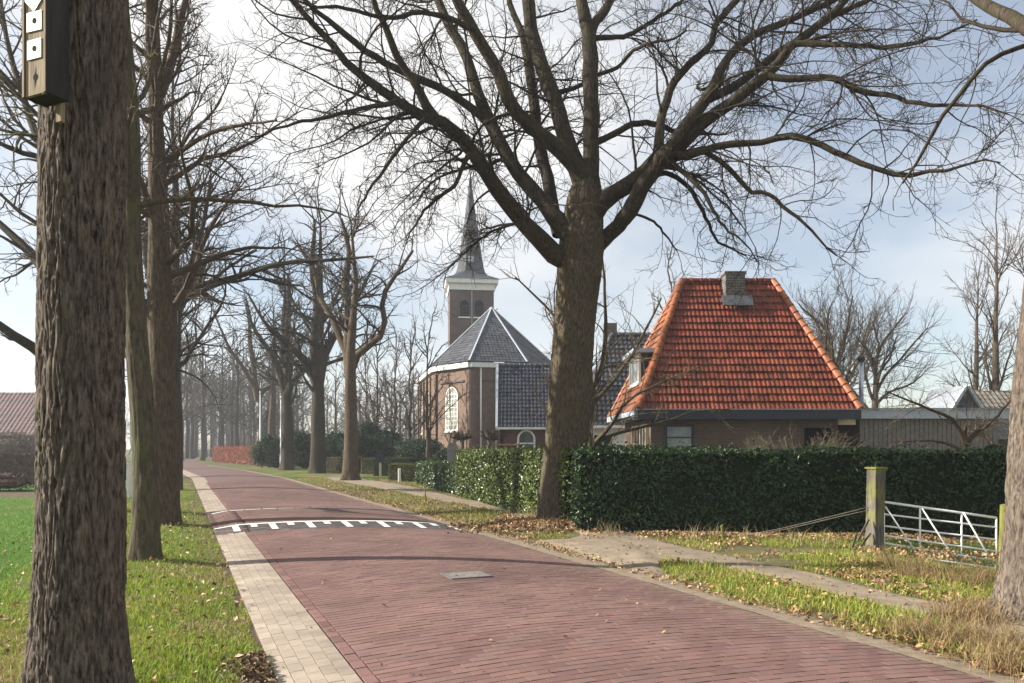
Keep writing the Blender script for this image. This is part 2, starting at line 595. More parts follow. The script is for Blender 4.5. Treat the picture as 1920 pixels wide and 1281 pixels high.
def brick_field(s, t, ls, lt, col, mat, name, stuffname, label_parent, nmax, dz_sd=0.0009):
    n = len(s)
    dz = rng.normal(0, dz_sd, n); rot = rng.normal(0, 0.006, n)
    R = lay(s, t, ls, lt, dz, rot)
    x, y = road_xy(s, t)
    px = 960 + FPX * x / np.maximum(y, 0.1); py = HOR + FPX * (EYE - road_z(s, t)) / np.maximum(y, 0.1)
    vis = (y > 1) & (px > 0) & (px < 1920) & (py < 1276)
    order = np.argsort(np.where(vis, y, 1e9))[:nmax]
    single = np.zeros(n, bool); single[order] = True
    rest = np.where(~single)[0]
    m = len(rest)
    q = (BQ[None] + 8 * np.arange(m)[:, None, None]).reshape(-1, 4)
    R = R[:, :8]
    o = link(stuffname, np_mesh(stuffname, R[rest].reshape(-1, 3), quads=q, col=np.repeat(col[rest], 8, 0)), mat, label_parent)
    tag(o, kind='stuff')
    # a handful of shared shapes for the bricks nearest the camera
    shapes = {}
    wkey = lambda i: round(lt[i] * 100)
    for i in order:
        if len(shapes.setdefault(wkey(i), [])) >= 10: continue
        hs, ht = ls[i] / 2, lt[i] / 2
        P = []
        for inset, z in ((0.0015, 0.0), (0.0, -0.002), (0.0, -0.05)):
            for (a, b) in ((-1, -1), (-1, 1), (1, 1), (1, -1)):
                P.append((b * (ht - inset) + rng.normal(0, 0.0006), a * (hs - inset) + rng.normal(0, 0.0008), z))
        me = np_mesh(name, np.array(P), quads=np.vstack([BQ, BQ_SIDES]), col=np.repeat(col[i][None], 12, 0))
        me.materials.append(mat)
        shapes[wkey(i)].append(me)
    e = 0.02
    for j, i in enumerate(order):
        zc = road_z(s[i], t[i])
        gt = (road_z(s[i], t[i] + e) - zc) / e; gs = (road_z(s[i] + e, t[i]) - zc) / e
        ax = Vector((NR[0], NR[1], gt)).normalized(); ay = Vector((DR[0], DR[1], gs)).normalized(); azv = ax.cross(ay).normalized()
        ay = azv.cross(ax)
        mt = Matrix((ax, ay, azv)).transposed().to_4x4() @ Matrix.Rotation(rot[i], 4, 'Z')
        o = bpy.data.objects.new(name, shapes[wkey(i)][j % len(shapes[wkey(i)])])
        o.matrix_world = Matrix.Translation((x[i], y[i], zc + dz[i])) @ mt
        o.parent = label_parent
        COL.objects.link(o)


# red clinkers in rows across the road
rows = np.arange(-4.0, S_FAR, 0.1)
bs, bt, b_wid = [], [], []
for k, s0 in enumerate(rows):
    e = np.concatenate([[0.0], np.arange((0.1 if k % 2 else 0.2), RW - STRIP - 0.12, 0.2), [RW - STRIP - 0.10]]) + STRIP + 0.105
    e[1:-1] += 0.008 * rng.normal()
    ok = np.diff(e) > 0.035
    bs.append(np.full(ok.sum(), s0)); bt.append(((e[1:] + e[:-1]) / 2)[ok]); b_wid.append(np.diff(e)[ok] - 0.0012)
bs, bt, b_wid = np.concatenate(bs), np.concatenate(bt), np.concatenate(b_wid)
# a slow wander of the courses, as laid by hand
bs = bs + 0.025 * np.sin(bt * 1.1 + bs * 0.21)
n = len(bs)
bx, by = road_xy(bs, bt)
w = fbm(bx * 0.5 + 9, by * 0.5, 31, 3)
base = np.array([0.165, 0.099, 0.086])
bc = base[None] * (0.90 + 0.20 * rng.random(n) ** 1.0)[:, None] * (0.72 + 0.56 * w)[:, None]
bc[:, 2] *= 0.95 + 0.12 * rng.random(n)
bc[:, 1] *= 0.95 + 0.10 * rng.random(n)
# sand worn into the courses by the kerb
edge = np.clip(1 - (RW - bt) / 0.5, 0, 1)[:, None] * (0.4 + 0.6 * rng.random((n, 1)))
bc = bc * (1 - 0.45 * edge) + np.array([0.26, 0.20, 0.145]) * 0.45 * edge
kk = bs - hump0(bt)
ramp = (kk > 0.0) & (kk < 0.95)
bc[ramp] = np.array([0.092, 0.078, 0.078]) * (0.7 + 0.6 * rng.random(ramp.sum()))[:, None]
brick_field(bs, bt, 0.0935 - 0.0045 * np.abs(rng.normal(size=n)), b_wid, bc, M['brick'], 'brick', 'brick_rows', road, 300)

# one soldier course of red bricks between pavers and carriageway
ss = np.arange(-4.0, S_FAR, 0.205)
keep = (np.abs(ss - hump0(0.5) - 2.4) > 2.5)
sx = ss[keep]; nb = len(sx)
cc = np.array([0.17, 0.095, 0.085])[None] * (0.8 + 0.4 * rng.random(nb))[:, None]
brick_field(sx, np.full(nb, STRIP + 0.052), np.full(nb, 0.195), np.full(nb, 0.088), cc, M['brick'], 'edging_brick', 'edging_rows', road, 24)
# red bricks fill the strip across the raised table
fs, ft = [], []
for k, s0 in enumerate(np.arange(hump0(0.3) - 0.1, hump0(0.3) + 5.2, 0.1)):
    tt = np.arange(0.10 + (0.1 if k % 2 else 0), STRIP + 0.06, 0.2)
    fs.append(np.full(len(tt), s0)); ft.append(tt)
fs, ft = np.concatenate(fs), np.concatenate(ft)
cc = base[None] * (0.75 + 0.5 * rng.random(len(fs)))[:, None]
rm = (fs - hump0(ft) > 0) & (fs - hump0(ft) < 0.95)
cc[rm] = np.array([0.092, 0.078, 0.078])
brick_field(fs, ft, np.full(len(fs), 0.088), np.full(len(fs), 0.19), cc, M['brick'], 'table_brick', 'table_rows', road, 20)

# beige pavers laid lengthwise, five courses
ps, pt_ = [], []
for k in range(5):
    a = np.arange(-4.0 + (0.105 if k % 2 else 0), S_FAR, 0.21)
    a = a[(np.abs(a - hump0(0.3) - 2.4) > 2.55)]
    ps.append(a); pt_.append(np.full(len(a), 0.055 + 0.105 * k))
ps, pt_ = np.concatenate(ps), np.concatenate(pt_)
n = len(ps)
pc = np.array([0.315, 0.262, 0.212])[None] * (0.86 + 0.26 * rng.random(n))[:, None]
pw = fbm(ps * 0.5, pt_ * 3, 77, 3)
pc *= (0.82 + 0.36 * pw)[:, None]
brick_field(ps, pt_, np.full(n, 0.206), np.full(n, 0.1012), pc, M['paver'], 'paver', 'paver_rows', road, 280, 0.0005)

# painted markings on the raised table: two lines and a row of teeth
t = NT('worn_road_paint')
nz = t.noise(t.coord('Object'), 38.0, 6.0, 0.7)
M['paint'] = t.done(t.ramp(nz, [(0.30, (0.22, 0.18, 0.165)), (0.46, (0.62, 0.60, 0.57))]), 0.7, 0.2)


def mark(k0, k1, t0, t1, nt, nk, name):
    K_, T2 = np.meshgrid(np.linspace(k0, k1, nk), np.linspace(t0, t1, nt), indexing='ij')
    S = hump0(T2) + K_
    x, y = road_xy(S, T2)
    z = road_z(S, T2) + 0.0085
    i = np.arange(K_.size).reshape(K_.shape)
    q = np.stack([i[:-1, :-1], i[:-1, 1:], i[1:, 1:], i[1:, :-1]], -1).reshape(-1, 4)
    link(name, np_mesh(name, np.c_[x.ravel(), y.ravel(), z.ravel()], quads=q, smooth=True), M['paint'], road)


mark(0.82, 0.95, 0.02, RW - 0.05, 60, 3, 'painted_line')
for i in range(12):
    a = 0.10 + i * 0.385
    if i % 2: mark(4.62, 4.80, a + 0.02, a + 0.36, 5, 2, 'painted_dash')
    else: mark(4.62, 4.80, a, a + 0.37, 5, 2, 'painted_dash')
for i in range(13):
    a = 0.34 + i * 0.345
    if a + 0.13 < RW - 0.05:
        mark(0.10 if i % 2 == 0 else 0.50, 0.815, a, a + 0.125, 4, 8, 'painted_tooth')

# sandy edge along the right of the road
t = NT('sandy_edge')
v = t.coord('Object')
n1 = t.noise(v, 7.0, 8.0, 0.7); n2 = t.noise(v, 70.0, 4.0, 0.7)
c = t.ramp(n1, [(0.3, (0.165, 0.13, 0.095)), (0.7, (0.30, 0.245, 0.18))])
c = t.mix(t.ramp(n2, [(0.55, 0.0), (0.72, 0.6)]), c, (0.12, 0.09, 0.065))
t.bump(n2, 0.5, 0.02)
M['sand'] = t.done(c, 0.95, 0.1)
ss = np.arange(-8, 80.01, 0.25)
bw = 0.24 + 0.16 * fbm(ss * 0.9, ss * 0, 5, 3) + 0.12 * np.exp(-((ss - 6) / 4) ** 2)
rowsV = []
for k in range(5):
    tt = RW - 0.03 + (bw + 0.06) * k / 4
    x, y = road_xy(ss, tt)
    z = 0.006 - 0.004 * k + 0.012 * (fbm(x * 3, y * 3, 8, 2) - 0.5)
    rowsV.append(np.c_[x, y, z])
V = np.stack(rowsV, 1).reshape(-1, 3)
i = np.arange(len(V)).reshape(len(ss), 5)
q = np.stack([i[:-1, :-1], i[:-1, 1:], i[1:, 1:], i[1:, :-1]], -1).reshape(-1, 4)
tag(link('sandy_kerb_strip', np_mesh('sandy_kerb_strip', V, quads=q, smooth=True), M['sand']), kind='structure')

# footpath
t = NT('footpath_slabs')
v = t.coord('Object')
n1 = t.noise(v, 2.4, 7.0, 0.7); n2 = t.noise(v, 55.0, 4.0, 0.7)
c = t.ramp(n1, [(0.32, (0.165, 0.132, 0.098)), (0.68, (0.275, 0.225, 0.165))])
c = t.mix(t.ramp(n2, [(0.56, 0.0), (0.74, 0.6)]), c, (0.13, 0.10, 0.07))
t.bump(n2, 0.45, 0.015)
M['path'] = t.done(c, 0.95, 0.12)
L = 11
P = np.stack([LOs + (UPs - LOs) * k / (L - 1) for k in range(L)], 1)
P[:, 0] += (rng.random((len(LOs), 1)) - 0.5) * 0.10
P[:, -1] += (rng.random((len(LOs), 1)) - 0.5) * 0.10
x, y = P[..., 0], P[..., 1]
z = np.maximum(gh(x, y), -0.03) + 0.024
z[:, 0] -= 0.03; z[:, -1] -= 0.03
i = np.arange(x.size).reshape(x.shape)
q = np.stack([i[:-1, :-1], i[:-1, 1:], i[1:, 1:], i[1:, :-1]], -1).reshape(-1, 4)
tag(link('path', np_mesh('path', np.c_[x.ravel(), y.ravel(), z.ravel()], quads=q, smooth=True), M['path']), kind='structure')
ap = np.array(spline(np.c_[np.vstack([APRON, APRON[:1]]), np.zeros(len(APRON) + 1)], 60)[:, :2])
cen = ap.mean(0)
rings = np.stack([cen + (ap - cen) * k for k in (0.02, 0.3, 0.55, 0.8, 1.0)], 1)
x, y = rings[..., 0], rings[..., 1]
z = gh(x, y) + 0.034; z[:, -1] -= 0.035
i = np.arange(x.size).reshape(x.shape)
q = np.stack([i[:-1, :-1], i[:-1, 1:], i[1:, 1:], i[1:, :-1]], -1).reshape(-1, 4)[:, ::-1]
tag(link('path_apron', np_mesh('path_apron', np.c_[x.ravel(), y.ravel(), z.ravel()], quads=q, smooth=True), M['path']), kind='structure')

# inspection cover let into the road
ic = gp(874, 1079, 0.10)
s_, t_ = road_st(ic[0], ic[1])
cz = float(road_z(s_, t_))
cov = thing('inspection_cover', 'grey gritty square cover let into the red brick road', 'manhole cover', (ic[0], ic[1], cz))
ang = math.atan2(NR[1], NR[0])
M['conc'] = m_plain('worn_concrete', (0.19, 0.172, 0.158), 0.9, 0.2, 0.45, 26.0, bump=0.8)
M['iron'] = m_plain('cast_iron', (0.11, 0.10, 0.095), 0.7, 0.4, 0.3, 30.0)
m = MB(); m.box((ic[0], ic[1], cz - 0.01), (0.46, 0.40, 0.045), ang); m.build('cover_plate', M['conc'], cov)
for (a, b, sx, sy) in ((0, 0.215, 0.52, 0.03), (0, -0.215, 0.52, 0.03), (0.245, 0, 0.03, 0.40), (-0.245, 0, 0.03, 0.40)):
    m = MB(); m.box((ic[0] + a * NR[0] + b * DR[0], ic[1] + a * NR[1] + b * DR[1], cz - 0.009), (sx, sy, 0.047), ang); m.build('frame', M['iron'], cov)

# ------------------------------------------------------------------ trees
def tubes(P, R, n):
    """many branches at once: P (N,K,3), R (N,K) -> vertices, quads"""
    N, K, _ = P.shape
    T = nrm(np.gradient(P, axis=1))
    m = nrm(P[:, -1] - P[:, 0])
    ref = np.where((np.abs(m[:, 2]) < 0.85)[:, None], np.array([0, 0, 1.0]), np.array([1.0, 0, 0]))
    U = nrm(np.cross(T, np.repeat(ref[:, None], K, 1))); W = np.cross(T, U)
    th = np.arange(n) * 2 * np.pi / n
    V = P[:, :, None] + R[:, :, None, None] * (np.cos(th)[None, None, :, None] * U[:, :, None] + np.sin(th)[None, None, :, None] * W[:, :, None])
    i = np.arange(N * K * n).reshape(N, K, n)
    j = np.roll(i, -1, axis=2)
    q = np.stack([i[:, :-1], j[:, :-1], j[:, 1:], i[:, 1:]], -1).reshape(-1, 4)
    return V.reshape(-1, 3), q


def join(parts):
    Vs, qs, k = [], [], 0
    for V, q in parts:
        Vs.append(V); qs.append(q + k); k += len(V)
    return np.concatenate(Vs), np.concatenate(qs)


def spawn(P, R, dens, t0, t1, ang, asd, lenf, lmin, lmax, K, wig, up, rf, rmin, rtip, cont=0.0, droop=0.0, rl=0.035):
    N, KP, _ = P.shape
    seg = np.linalg.norm(np.diff(P, axis=1), axis=2)
    Lp = seg.sum(1)
    cnt = rng.poisson(np.maximum(Lp * (t1 - t0) * dens, 0.0))
    idx = np.repeat(np.arange(N), cnt)
    tt = t0 + (t1 - t0) * rng.random(len(idx))
    if cont:
        e = np.where(rng.random(N) < cont)[0]
        idx = np.concatenate([idx, e]); tt = np.concatenate([tt, np.full(len(e), 0.985)])
    f = tt * (KP - 1); k = np.minimum(f.astype(int), KP - 2); f = (f - k)[:, None]
    p0 = P[idx, k] * (1 - f) + P[idx, k + 1] * f
    r0 = R[idx, k] * (1 - f[:, 0]) + R[idx, k + 1] * f[:, 0]
    T = nrm(P[idx, k + 1] - P[idx, k])
    n = len(idx)
    a = np.radians(rng.normal(ang, asd, n)); a[tt > 0.98] *= 0.4
    rv = rng.normal(size=(n, 3)); perp = nrm(rv - (rv * T).sum(1, keepdims=True) * T)
    d = nrm(T * np.cos(a)[:, None] + perp * np.sin(a)[:, None])
    L = np.clip(lenf * Lp[idx] * (1 - 0.55 * tt) * (0.55 + 0.75 * rng.random(n)), lmin, lmax)
    Q = np.empty((n, K, 3)); Q[:, 0] = p0
    drift = rng.normal(size=(n, 3)) * wig * 0.4
    for i in range(1, K):
        g = np.zeros((n, 3)); g[:, 2] = up - droop * (1 - i / K)
        d = nrm(d + rng.normal(size=(n, 3)) * wig + drift + g)
        Q[:, i] = Q[:, i - 1] + d * (L / (K - 1))[:, None]
    ra = np.maximum(np.minimum(r0 * rf, L * rl + 0.002), rmin)
    tpr = np.linspace(0, 1, K)[None] ** 0.8
    RR = ra[:, None] * (1 - tpr) + rtip * tpr
    return Q, RR


def crown_levels(P, R, lv):
    """grow successive orders of branches from (P,R); returns the list of levels"""
    out = []
    for L in lv:
        P, R = spawn(P, R, *L['a'], **L.get('k', {}))
        out.append((P, R, L.get('n', 4)))
    return out


def pack(levels):
    return join([tubes(P, R, n) for (P, R, n) in levels if len(P)])


def stack_rows(lines, K=14, wob=0.0):
    """traced limbs -> arrays (N,K,3),(N,K)"""
    P, R = [], []
    for l in lines:
        q = spline(l, K)
        P.append(q[:, :3]); R.append(np.maximum(q[:, 3], 0.004))
    P, R = np.array(P), np.array(R)
    if wob:
        nz = rng.normal(size=P.shape) * wob * np.linspace(0, 1, K)[None, :, None]
        P = P + nz
    return P, R


def bark_trunk(pts, nu, nv, amp, seed, cells=34, vf=5.0, flare=0.0, fh=0.35, lobes=5, sq=None):
    """pts rows x,y,z,r -> displaced trunk surface with furrowed bark"""
    C = spline(pts, nv)
    zz = np.concatenate([[0], np.cumsum(np.linalg.norm(np.diff(C[:, :3], axis=0), axis=1))])
    th = np.linspace(0, 2 * np.pi, nu, endpoint=False)
    TH, ZZ = np.meshgrid(th, zz)
    u = TH / (2 * np.pi) * cells
    wv = (vnoise(u * 0.5 + 3, ZZ * vf * 0.6, seed + 1, cells // 2) - 0.5) * 1.5
    per = cells
    ww = vnoise(u * 0.5 + 7, ZZ * 2.1, seed + 5, cells // 2) * 2.4 + vnoise(u + 3, ZZ * 0.8, seed + 6, cells) * 1.5
    n1 = vnoise(u + wv, ZZ * vf * 0.62 + ww, seed + 2, per)
    n2 = vnoise(u * 2 + wv * 2 + 11, ZZ * vf * 1.6 + ww * 1.3, seed + 3, per * 2)
    h = np.minimum(1, np.abs(n1 - 0.5) * 4.6) ** 0.8 * 0.65 + np.minimum(1, np.abs(n2 - 0.5) * 3.5) * 0.35
    big = vnoise(TH / (2 * np.pi) * 6, ZZ * 0.9, seed + 4, 6) - 0.5
    r = C[:, 3][:, None] * (1 + 0.10 * big) + amp * (h - 0.6)
    if sq is not None:
        r = r * (1 + sq[0] * np.cos(4 * (TH - math.radians(sq[1]))))
    if flare:
        r = r * (1 + flare * np.exp(-ZZ / fh) * (0.75 + 0.45 * np.cos(lobes * TH + seed) + 0.3 * np.cos(2 * TH + 1.3 * seed)))
    T = nrm(np.gradient(C[:, :3], axis=0))
    U = nrm(np.cross(T, np.array([0, 1.0, 0]))); W = np.cross(T, U)
    V = C[:, None, :3] + r[..., None] * (np.cos(TH)[..., None] * U[:, None] + np.sin(TH)[..., None] * W[:, None])
    i = np.arange(nu * nv).reshape(nv, nu); j = np.roll(i, -1, 1)
    q = np.stack([i[:-1], j[:-1], j[1:], i[1:]], -1).reshape(-1, 4)[:, ::-1]
    return V.reshape(-1, 3), q


def put(name, V, q, mat, parent, smooth=True):
    return link(name, np_mesh(name, V - origin(parent), quads=q, smooth=smooth), mat, parent)


def px_line(rows):
    """traced points (px, py, depth, radius in photo pixels) -> x,y,z,r"""
    out = []
    for (a, b, Y, r) in rows:
        p = at(a, b, Y)
        out.append((*p, r * Y / FPX))
    return np.array(out)


def lim(y0, y1, pts):
    """traced limb given as (px,py,rpx), depth running from y0 to y1 along it"""
    n = len(pts)
    return px_line([(a, b, y0 + (y1 - y0) * (i / (n - 1)) ** 1.2, r) for i, (a, b, r) in enumerate(pts)])


# ---- the big oak beside the footpath
OY = 16.73
ob = gp(1047, 985)
oak = thing('oak_tree', 'massive bare oak with spreading limbs standing between the brick road and the clipped hedge', 'tree', (ob[0], ob[1], 0))
zt = h1(ob[0], ob[1])
tr = px_line([(1046, 1000, OY, 47), (1047, 980, OY, 44), (1051, 930, OY, 41), (1059, 860, OY, 39.5), (1066, 780, OY, 39), (1071, 700, OY, 38.5), (1077, 620, OY, 38), (1082, 560, OY, 38), (1087, 505, OY, 40), (1091, 455, OY, 40), (1094, 405, OY, 35), (1097, 365, OY, 29), (1100, 335, OY, 20)])
V, q = bark_trunk(tr, 170, 280, 0.050, 41, cells=34, vf=5.0, flare=0.20, fh=0.28)
put('trunk', V, q, M['bark_trunk'], oak)
LIMBS = [
    lim(16.7, 14.6, [(1072, 492, 24), (1040, 478, 22), (1010, 446, 19), (985, 422, 18), (940, 367, 16.5), (907, 317, 16), (887, 287, 14), (847, 240, 13), (783, 213, 11), (740, 187, 10), (683, 147, 9), (640, 108, 8), (600, 57, 7), (550, 7, 6), (490, -60, 4), (420, -120, 2)]),
    lim(15.9, 15.0, [(822, 226, 10), (800, 200, 10), (780, 160, 8.5), (747, 110, 8), (727, 60, 7), (703, 10, 6), (690, -60, 4), (665, -130, 2)]),
    lim(16.6, 18.2, [(1085, 462, 28), (1060, 428, 22), (1040, 408, 18), (1017, 377, 16), (973, 327, 15), (940, 273, 14), (917, 227, 13), (893, 167, 11.5), (878, 113, 10.5), (858, 73, 10), (838, 40, 9), (820, 0, 8), (790, -70, 5), (770, -150, 2)]),
    lim(17.3, 16.2, [(925, 240, 9), (893, 210, 9), (840, 173, 8), (790, 150, 8), (740, 127, 7.5), (690, 98, 7), (640, 57, 6.5), (600, 25, 5), (540, -30, 3)]),
    lim(16.7, 15.3, [(1094, 350, 22), (1083, 317, 18), (1033, 267, 16), (990, 233, 15), (957, 193, 14), (937, 143, 13), (907, 87, 12), (880, 40, 11), (857, 0, 10), (830, -70, 7), (800, -160, 3)]),
    lim(15.7, 14.6, [(890, 56, 6), (873, 50, 6), (840, 33, 5.5), (783, 23, 5), (740, 33, 4.5), (690, 27, 4), (640, 13, 3.5), (580, 10, 2.5), (520, -15, 1.5)]),
    lim(16.8, 18.0, [(1102, 365, 26), (1085, 322, 20), (1067, 277, 18), (1052, 230, 17), (1040, 187, 16.5), (1013, 117, 15), (997, 60, 14), (990, 0, 13), (985, -80, 8), (975, -170, 3)]),
    lim(17.0, 19.2, [(1050, 438, 16), (1038, 400, 14), (1027, 333, 12.5), (1013, 283, 12), (1004, 213, 11), (993, 140, 10), (984, 80, 8), (960, 20, 6), (940, -60, 3)]),
    lim(16.7, 16.9, [(1104, 380, 30), (1108, 333, 19), (1108, 233, 16.5), (1107, 133, 16), (1104, 67, 15), (1092, 10, 12), (1080, -70, 8), (1075, -170, 3)]),
    lim(16.8, 17.8, [(1105, 72, 11), (1116, 42, 10), (1140, 10, 9), (1165, -50, 6), (1190, -120, 2.5)]),
    lim(16.6, 15.4, [(1105, 405, 26), (1130, 378, 20), (1160, 357, 17), (1200, 333, 18), (1240, 293, 20), (1270, 275, 18), (1313, 233, 14), (1380, 187, 12), (1430, 147, 11), (1457, 120, 10), (1487, 83, 9), (1527, 53, 8.5), (1567, 20, 8), (1610, -20, 6), (1680, -80, 3)]),
    lim(16.9, 15.7, [(1098, 478, 24), (1128, 452, 17), (1158, 425, 16), (1180, 398, 17), (1205, 350, 17), (1235, 305, 17), (1262, 280, 15)]),
    lim(15.9, 17.3, [(1250, 288, 14), (1280, 243, 13), (1323, 187, 12), (1347, 143, 10), (1363, 110, 9), (1403, 73, 8), (1447, 50, 7), (1513, 23, 6.5), (1563, 0, 5.5), (1650, -40, 3)]),
    lim(16.3, 16.2, [(1322, 190, 9), (1380, 160, 9), (1430, 123, 8), (1467, 93, 8), (1513, 67, 7), (1557, 33, 6.5), (1613, 5, 5.5), (1700, -30, 3)]),
    lim(15.9, 13.6, [(1262, 290, 10), (1290, 293, 8.5), (1347, 273, 7.5), (1430, 267, 7), (1480, 255, 7), (1530, 267, 6.5), (1580, 293, 6), (1630, 313, 5.5), (1690, 330, 5), (1735, 322, 4), (1780, 320, 3.2), (1830, 303, 2.4), (1880, 300, 1.6)]),
    lim(15.4, 13.4, [(1440, 143, 8), (1475, 148, 7), (1513, 147, 7), (1563, 147, 6.5), (1613, 170, 6), (1673, 180, 5), (1713, 193, 4.4), (1770, 198, 3.5), (1830, 200, 2.6), (1890, 215, 1.6)]),
    lim(15.6, 14.0, [(1490, 82, 7), (1530, 82, 6), (1580, 84, 5.2), (1663, 88, 4.8), (1713, 80, 4), (1763, 70, 3), (1830, 40, 2)]),
    lim(15.9, 14.9, [(1290, 284, 6), (1320, 285, 5.5), (1363, 313, 5), (1407, 360, 4.6), (1437, 360, 4.2), (1480, 397, 3.6), (1530, 440, 2.6), (1570, 480, 1.5)]),
    lim(15.9, 14.8, [(1250, 296, 6), (1280, 323, 5), (1307, 347, 4.5), (1330, 377, 4), (1350, 417, 3), (1390, 450, 2), (1420, 490, 1.3)]),
    lim(16.9, 17.5, [(1108, 270, 9), (1130, 262, 7), (1160, 247, 6.5), (1187, 233, 6.5), (1230, 233, 6), (1267, 247, 5), (1310, 252, 3.5), (1360, 250, 2)]),
    lim(16.1, 17.6, [(1232, 300, 12), (1236, 260, 10), (1240, 220, 9.5), (1250, 190, 9), (1260, 160, 8.5), (1283, 130, 8), (1313, 103, 7.5), (1333, 83, 7), (1340, 50, 6.5), (1363, 20, 6), (1392, -10, 5), (1440, -60, 2.5)]),
    lim(17.3, 15.9, [(1040, 175, 5.5), (1083, 163, 4.6), (1123, 140, 4.4), (1157, 127, 4), (1190, 93, 3.6), (1230, 80, 3), (1290, 60, 1.8)]),
    lim(16.9, 17.6, [(1110, 72, 7), (1140, 70, 5.2), (1173, 68, 5), (1207, 50, 4.5), (1273, 7, 3.5), (1320, -30, 2)]),
    lim(15.6, 14.9, [(880, 287, 5.5), (868, 312, 4.6), (853, 347, 4.2), (827, 367, 3.8), (797, 393, 3), (777, 423, 2.2), (762, 455, 1.2)]),
    lim(15.2, 14.4, [(800, 222, 5.5), (787, 233, 4.6), (763, 260, 4.2), (733, 300, 3.8), (697, 350, 2.8), (670, 400, 1.6)]),
    lim(15.1, 13.8, [(745, 190, 6), (720, 197, 5), (697, 200, 4.8), (650, 210, 4.4), (600, 222, 3.8), (540, 235, 2.8), (470, 262, 1.6)]),
    lim(16.6, 15.4, [(905, 320, 5), (940, 300, 4), (975, 330, 3.4), (990, 370, 2.6), (985, 410, 1.6)]),
    lim(16.4, 17.8, [(1215, 335, 7), (1250, 325, 5.5), (1290, 350, 4.6), (1320, 400, 3.8), (1345, 450, 2.6), (1400, 480, 1.5)]),
    lim(16.8, 18.4, [(1190, 400, 6), (1175, 420, 4), (1185, 400, 3), (1230, 420, 2.6), (1270, 470, 1.5)]),
]
LP, LR = stack_rows(LIMBS, 22, 0.018)
LR = LR * 0.9
LRo = LR.copy()
for k in range(len(LP)):
    V, q = tubes(LP[k:k + 1], LR[k:k + 1], 14)
    # knobbly surface on the limbs
    dv = (fbm(V[:, 0] * 9 + V[:, 2] * 4, V[:, 2] * 5 + V[:, 1] * 5, 60 + k, 3) - 0.5)
    cpt = np.repeat(LP[k], 14, 0)
    V = cpt + (V - cpt) * (1 + 0.28 * dv)[:, None]
    put('limb', V, q, M['bark_oak'], oak)
dn = np.full(len(LP), 1.0); dn[[4, 5, 6, 7, 8, 9]] = 0.45
SUBS = [
    dict(a=(3.3, 0.12, 1.0, 50, 16, 0.52, 0.9, 3.2, 10, 0.17, -0.012, 0.36, 0.009, 0.0055), k=dict(cont=1.0, rl=0.0105), n=5),
    dict(a=(4.2, 0.10, 1.0, 48, 18, 0.50, 0.45, 1.4, 7, 0.22, 0.0, 0.62, 0.0056, 0.0040), k=dict(cont=0.9), n=3),
    dict(a=(7.0, 0.10, 1.0, 48, 20, 0.48, 0.18, 0.55, 4, 0.26, 0.12, 0.75, 0.0040, 0.0030), k=dict(cont=0.8), n=3),
]
lv = []
for sel, f in ((dn > 0.9, 1.0), (dn < 0.9, 0.42)):
    lx = [dict(l) for l in SUBS]; lx[0]['a'] = (lx[0]['a'][0] * f,) + lx[0]['a'][1:]
    lv += crown_levels(LP[sel], LR[sel], lx)
V, q = pack(lv); put('crown', V, q, M['twig'], oak)
print('oak branches', [len(l[0]) for l in lv], 'quads', len(q))


def bare_tree(name, label, base, H, r0, trunk_mat, twig_mat, lv, lean=(0, 0), fork=1.0, nu=26, nv=60, amp=0.012, group=None, wig=0.06, limbs=None, flare=0.25, cells=20, trunk_top=0.03, detail=None):
    """a leafless tree: straightish trunk with furrowed bark, limbs (extra traced ones allowed) and twigs"""
    x, y = base[0], base[1]
    z0 = h1(x, y) - 0.06
    o = thing(name, label, 'tree', (x, y, z0), group)
    K = 9
    pts = []
    ox = oy = 0.0
    for k in range(K):
        f = k / (K - 1)
        ox += rng.normal(0, wig) * H / 14 if k else 0; oy += rng.normal(0, wig) * H / 14 if k else 0
        pts.append((x + lean[0] * f * H + ox, y + lean[1] * f * H + oy, z0 + f * H, max(r0 * (1 - f) ** 0.75 * (1 - 0.12 * f), trunk_top)))
    pts = np.array(pts)
    V, q = bark_trunk(pts, nu, nv, amp, random.randint(0, 999), cells=cells, vf=4.0, flare=flare, fh=0.3)
    put('trunk', V, q, trunk_mat, o)
    c = spline(pts, 16)
    P, R = c[None, :, :3], c[None, :, 3]
    L1 = spawn(P, R, *lv[0]['a'], **lv[0].get('k', {}))
    if limbs is not None:
        LPx, LRx = stack_rows(limbs, L1[0].shape[1], 0.02)
        L1 = (np.concatenate([L1[0], LPx]), np.concatenate([L1[1], LRx]))
    levels = [(L1[0], L1[1], lv[0].get('n', 7))] + crown_levels(L1[0], L1[1], lv[1:])
    V, q = pack(levels[:1]); put('limbs', V, q, trunk_mat, o)
    V, q = pack(levels[1:]); put('crown', V, q, twig_mat, o)
    return o


def LV(n1, l1, a1=52, t0=0.32, up1=0.06, d2=2.6, d3=3.6, d4=4.6, four=True, rs=1.0, wig=0.17, H=14.0, l2=0.42):
    out = [
        dict(a=(n1 / H, t0, 0.99, a1, 13, l1, 0.8, 9.0, 10, wig * 0.75, up1, 0.42, 0.03 * rs, 0.012 * rs), k=dict(cont=1.0), n=7),
        dict(a=(d2, 0.15, 1.0, 48, 15, l2, 0.5, 3.2, 7, wig, 0.03, 0.55, 0.012 * rs, 0.007 * rs), k=dict(cont=1.0), n=4),
        dict(a=(d3, 0.12, 1.0, 48, 16, 0.46, 0.3, 1.3, 5, wig * 1.3, 0.04, 0.62, 0.007 * rs, 0.005 * rs), k=dict(cont=0.9), n=3),
    ]
    if four:
        out.append(dict(a=(d4, 0.12, 1.0, 48, 18, 0.5, 0.15, 0.55, 4, wig * 1.5, 0.08, 0.8, 0.005 * rs, 0.0036 * rs), k=dict(cont=0.7), n=3))
    return out


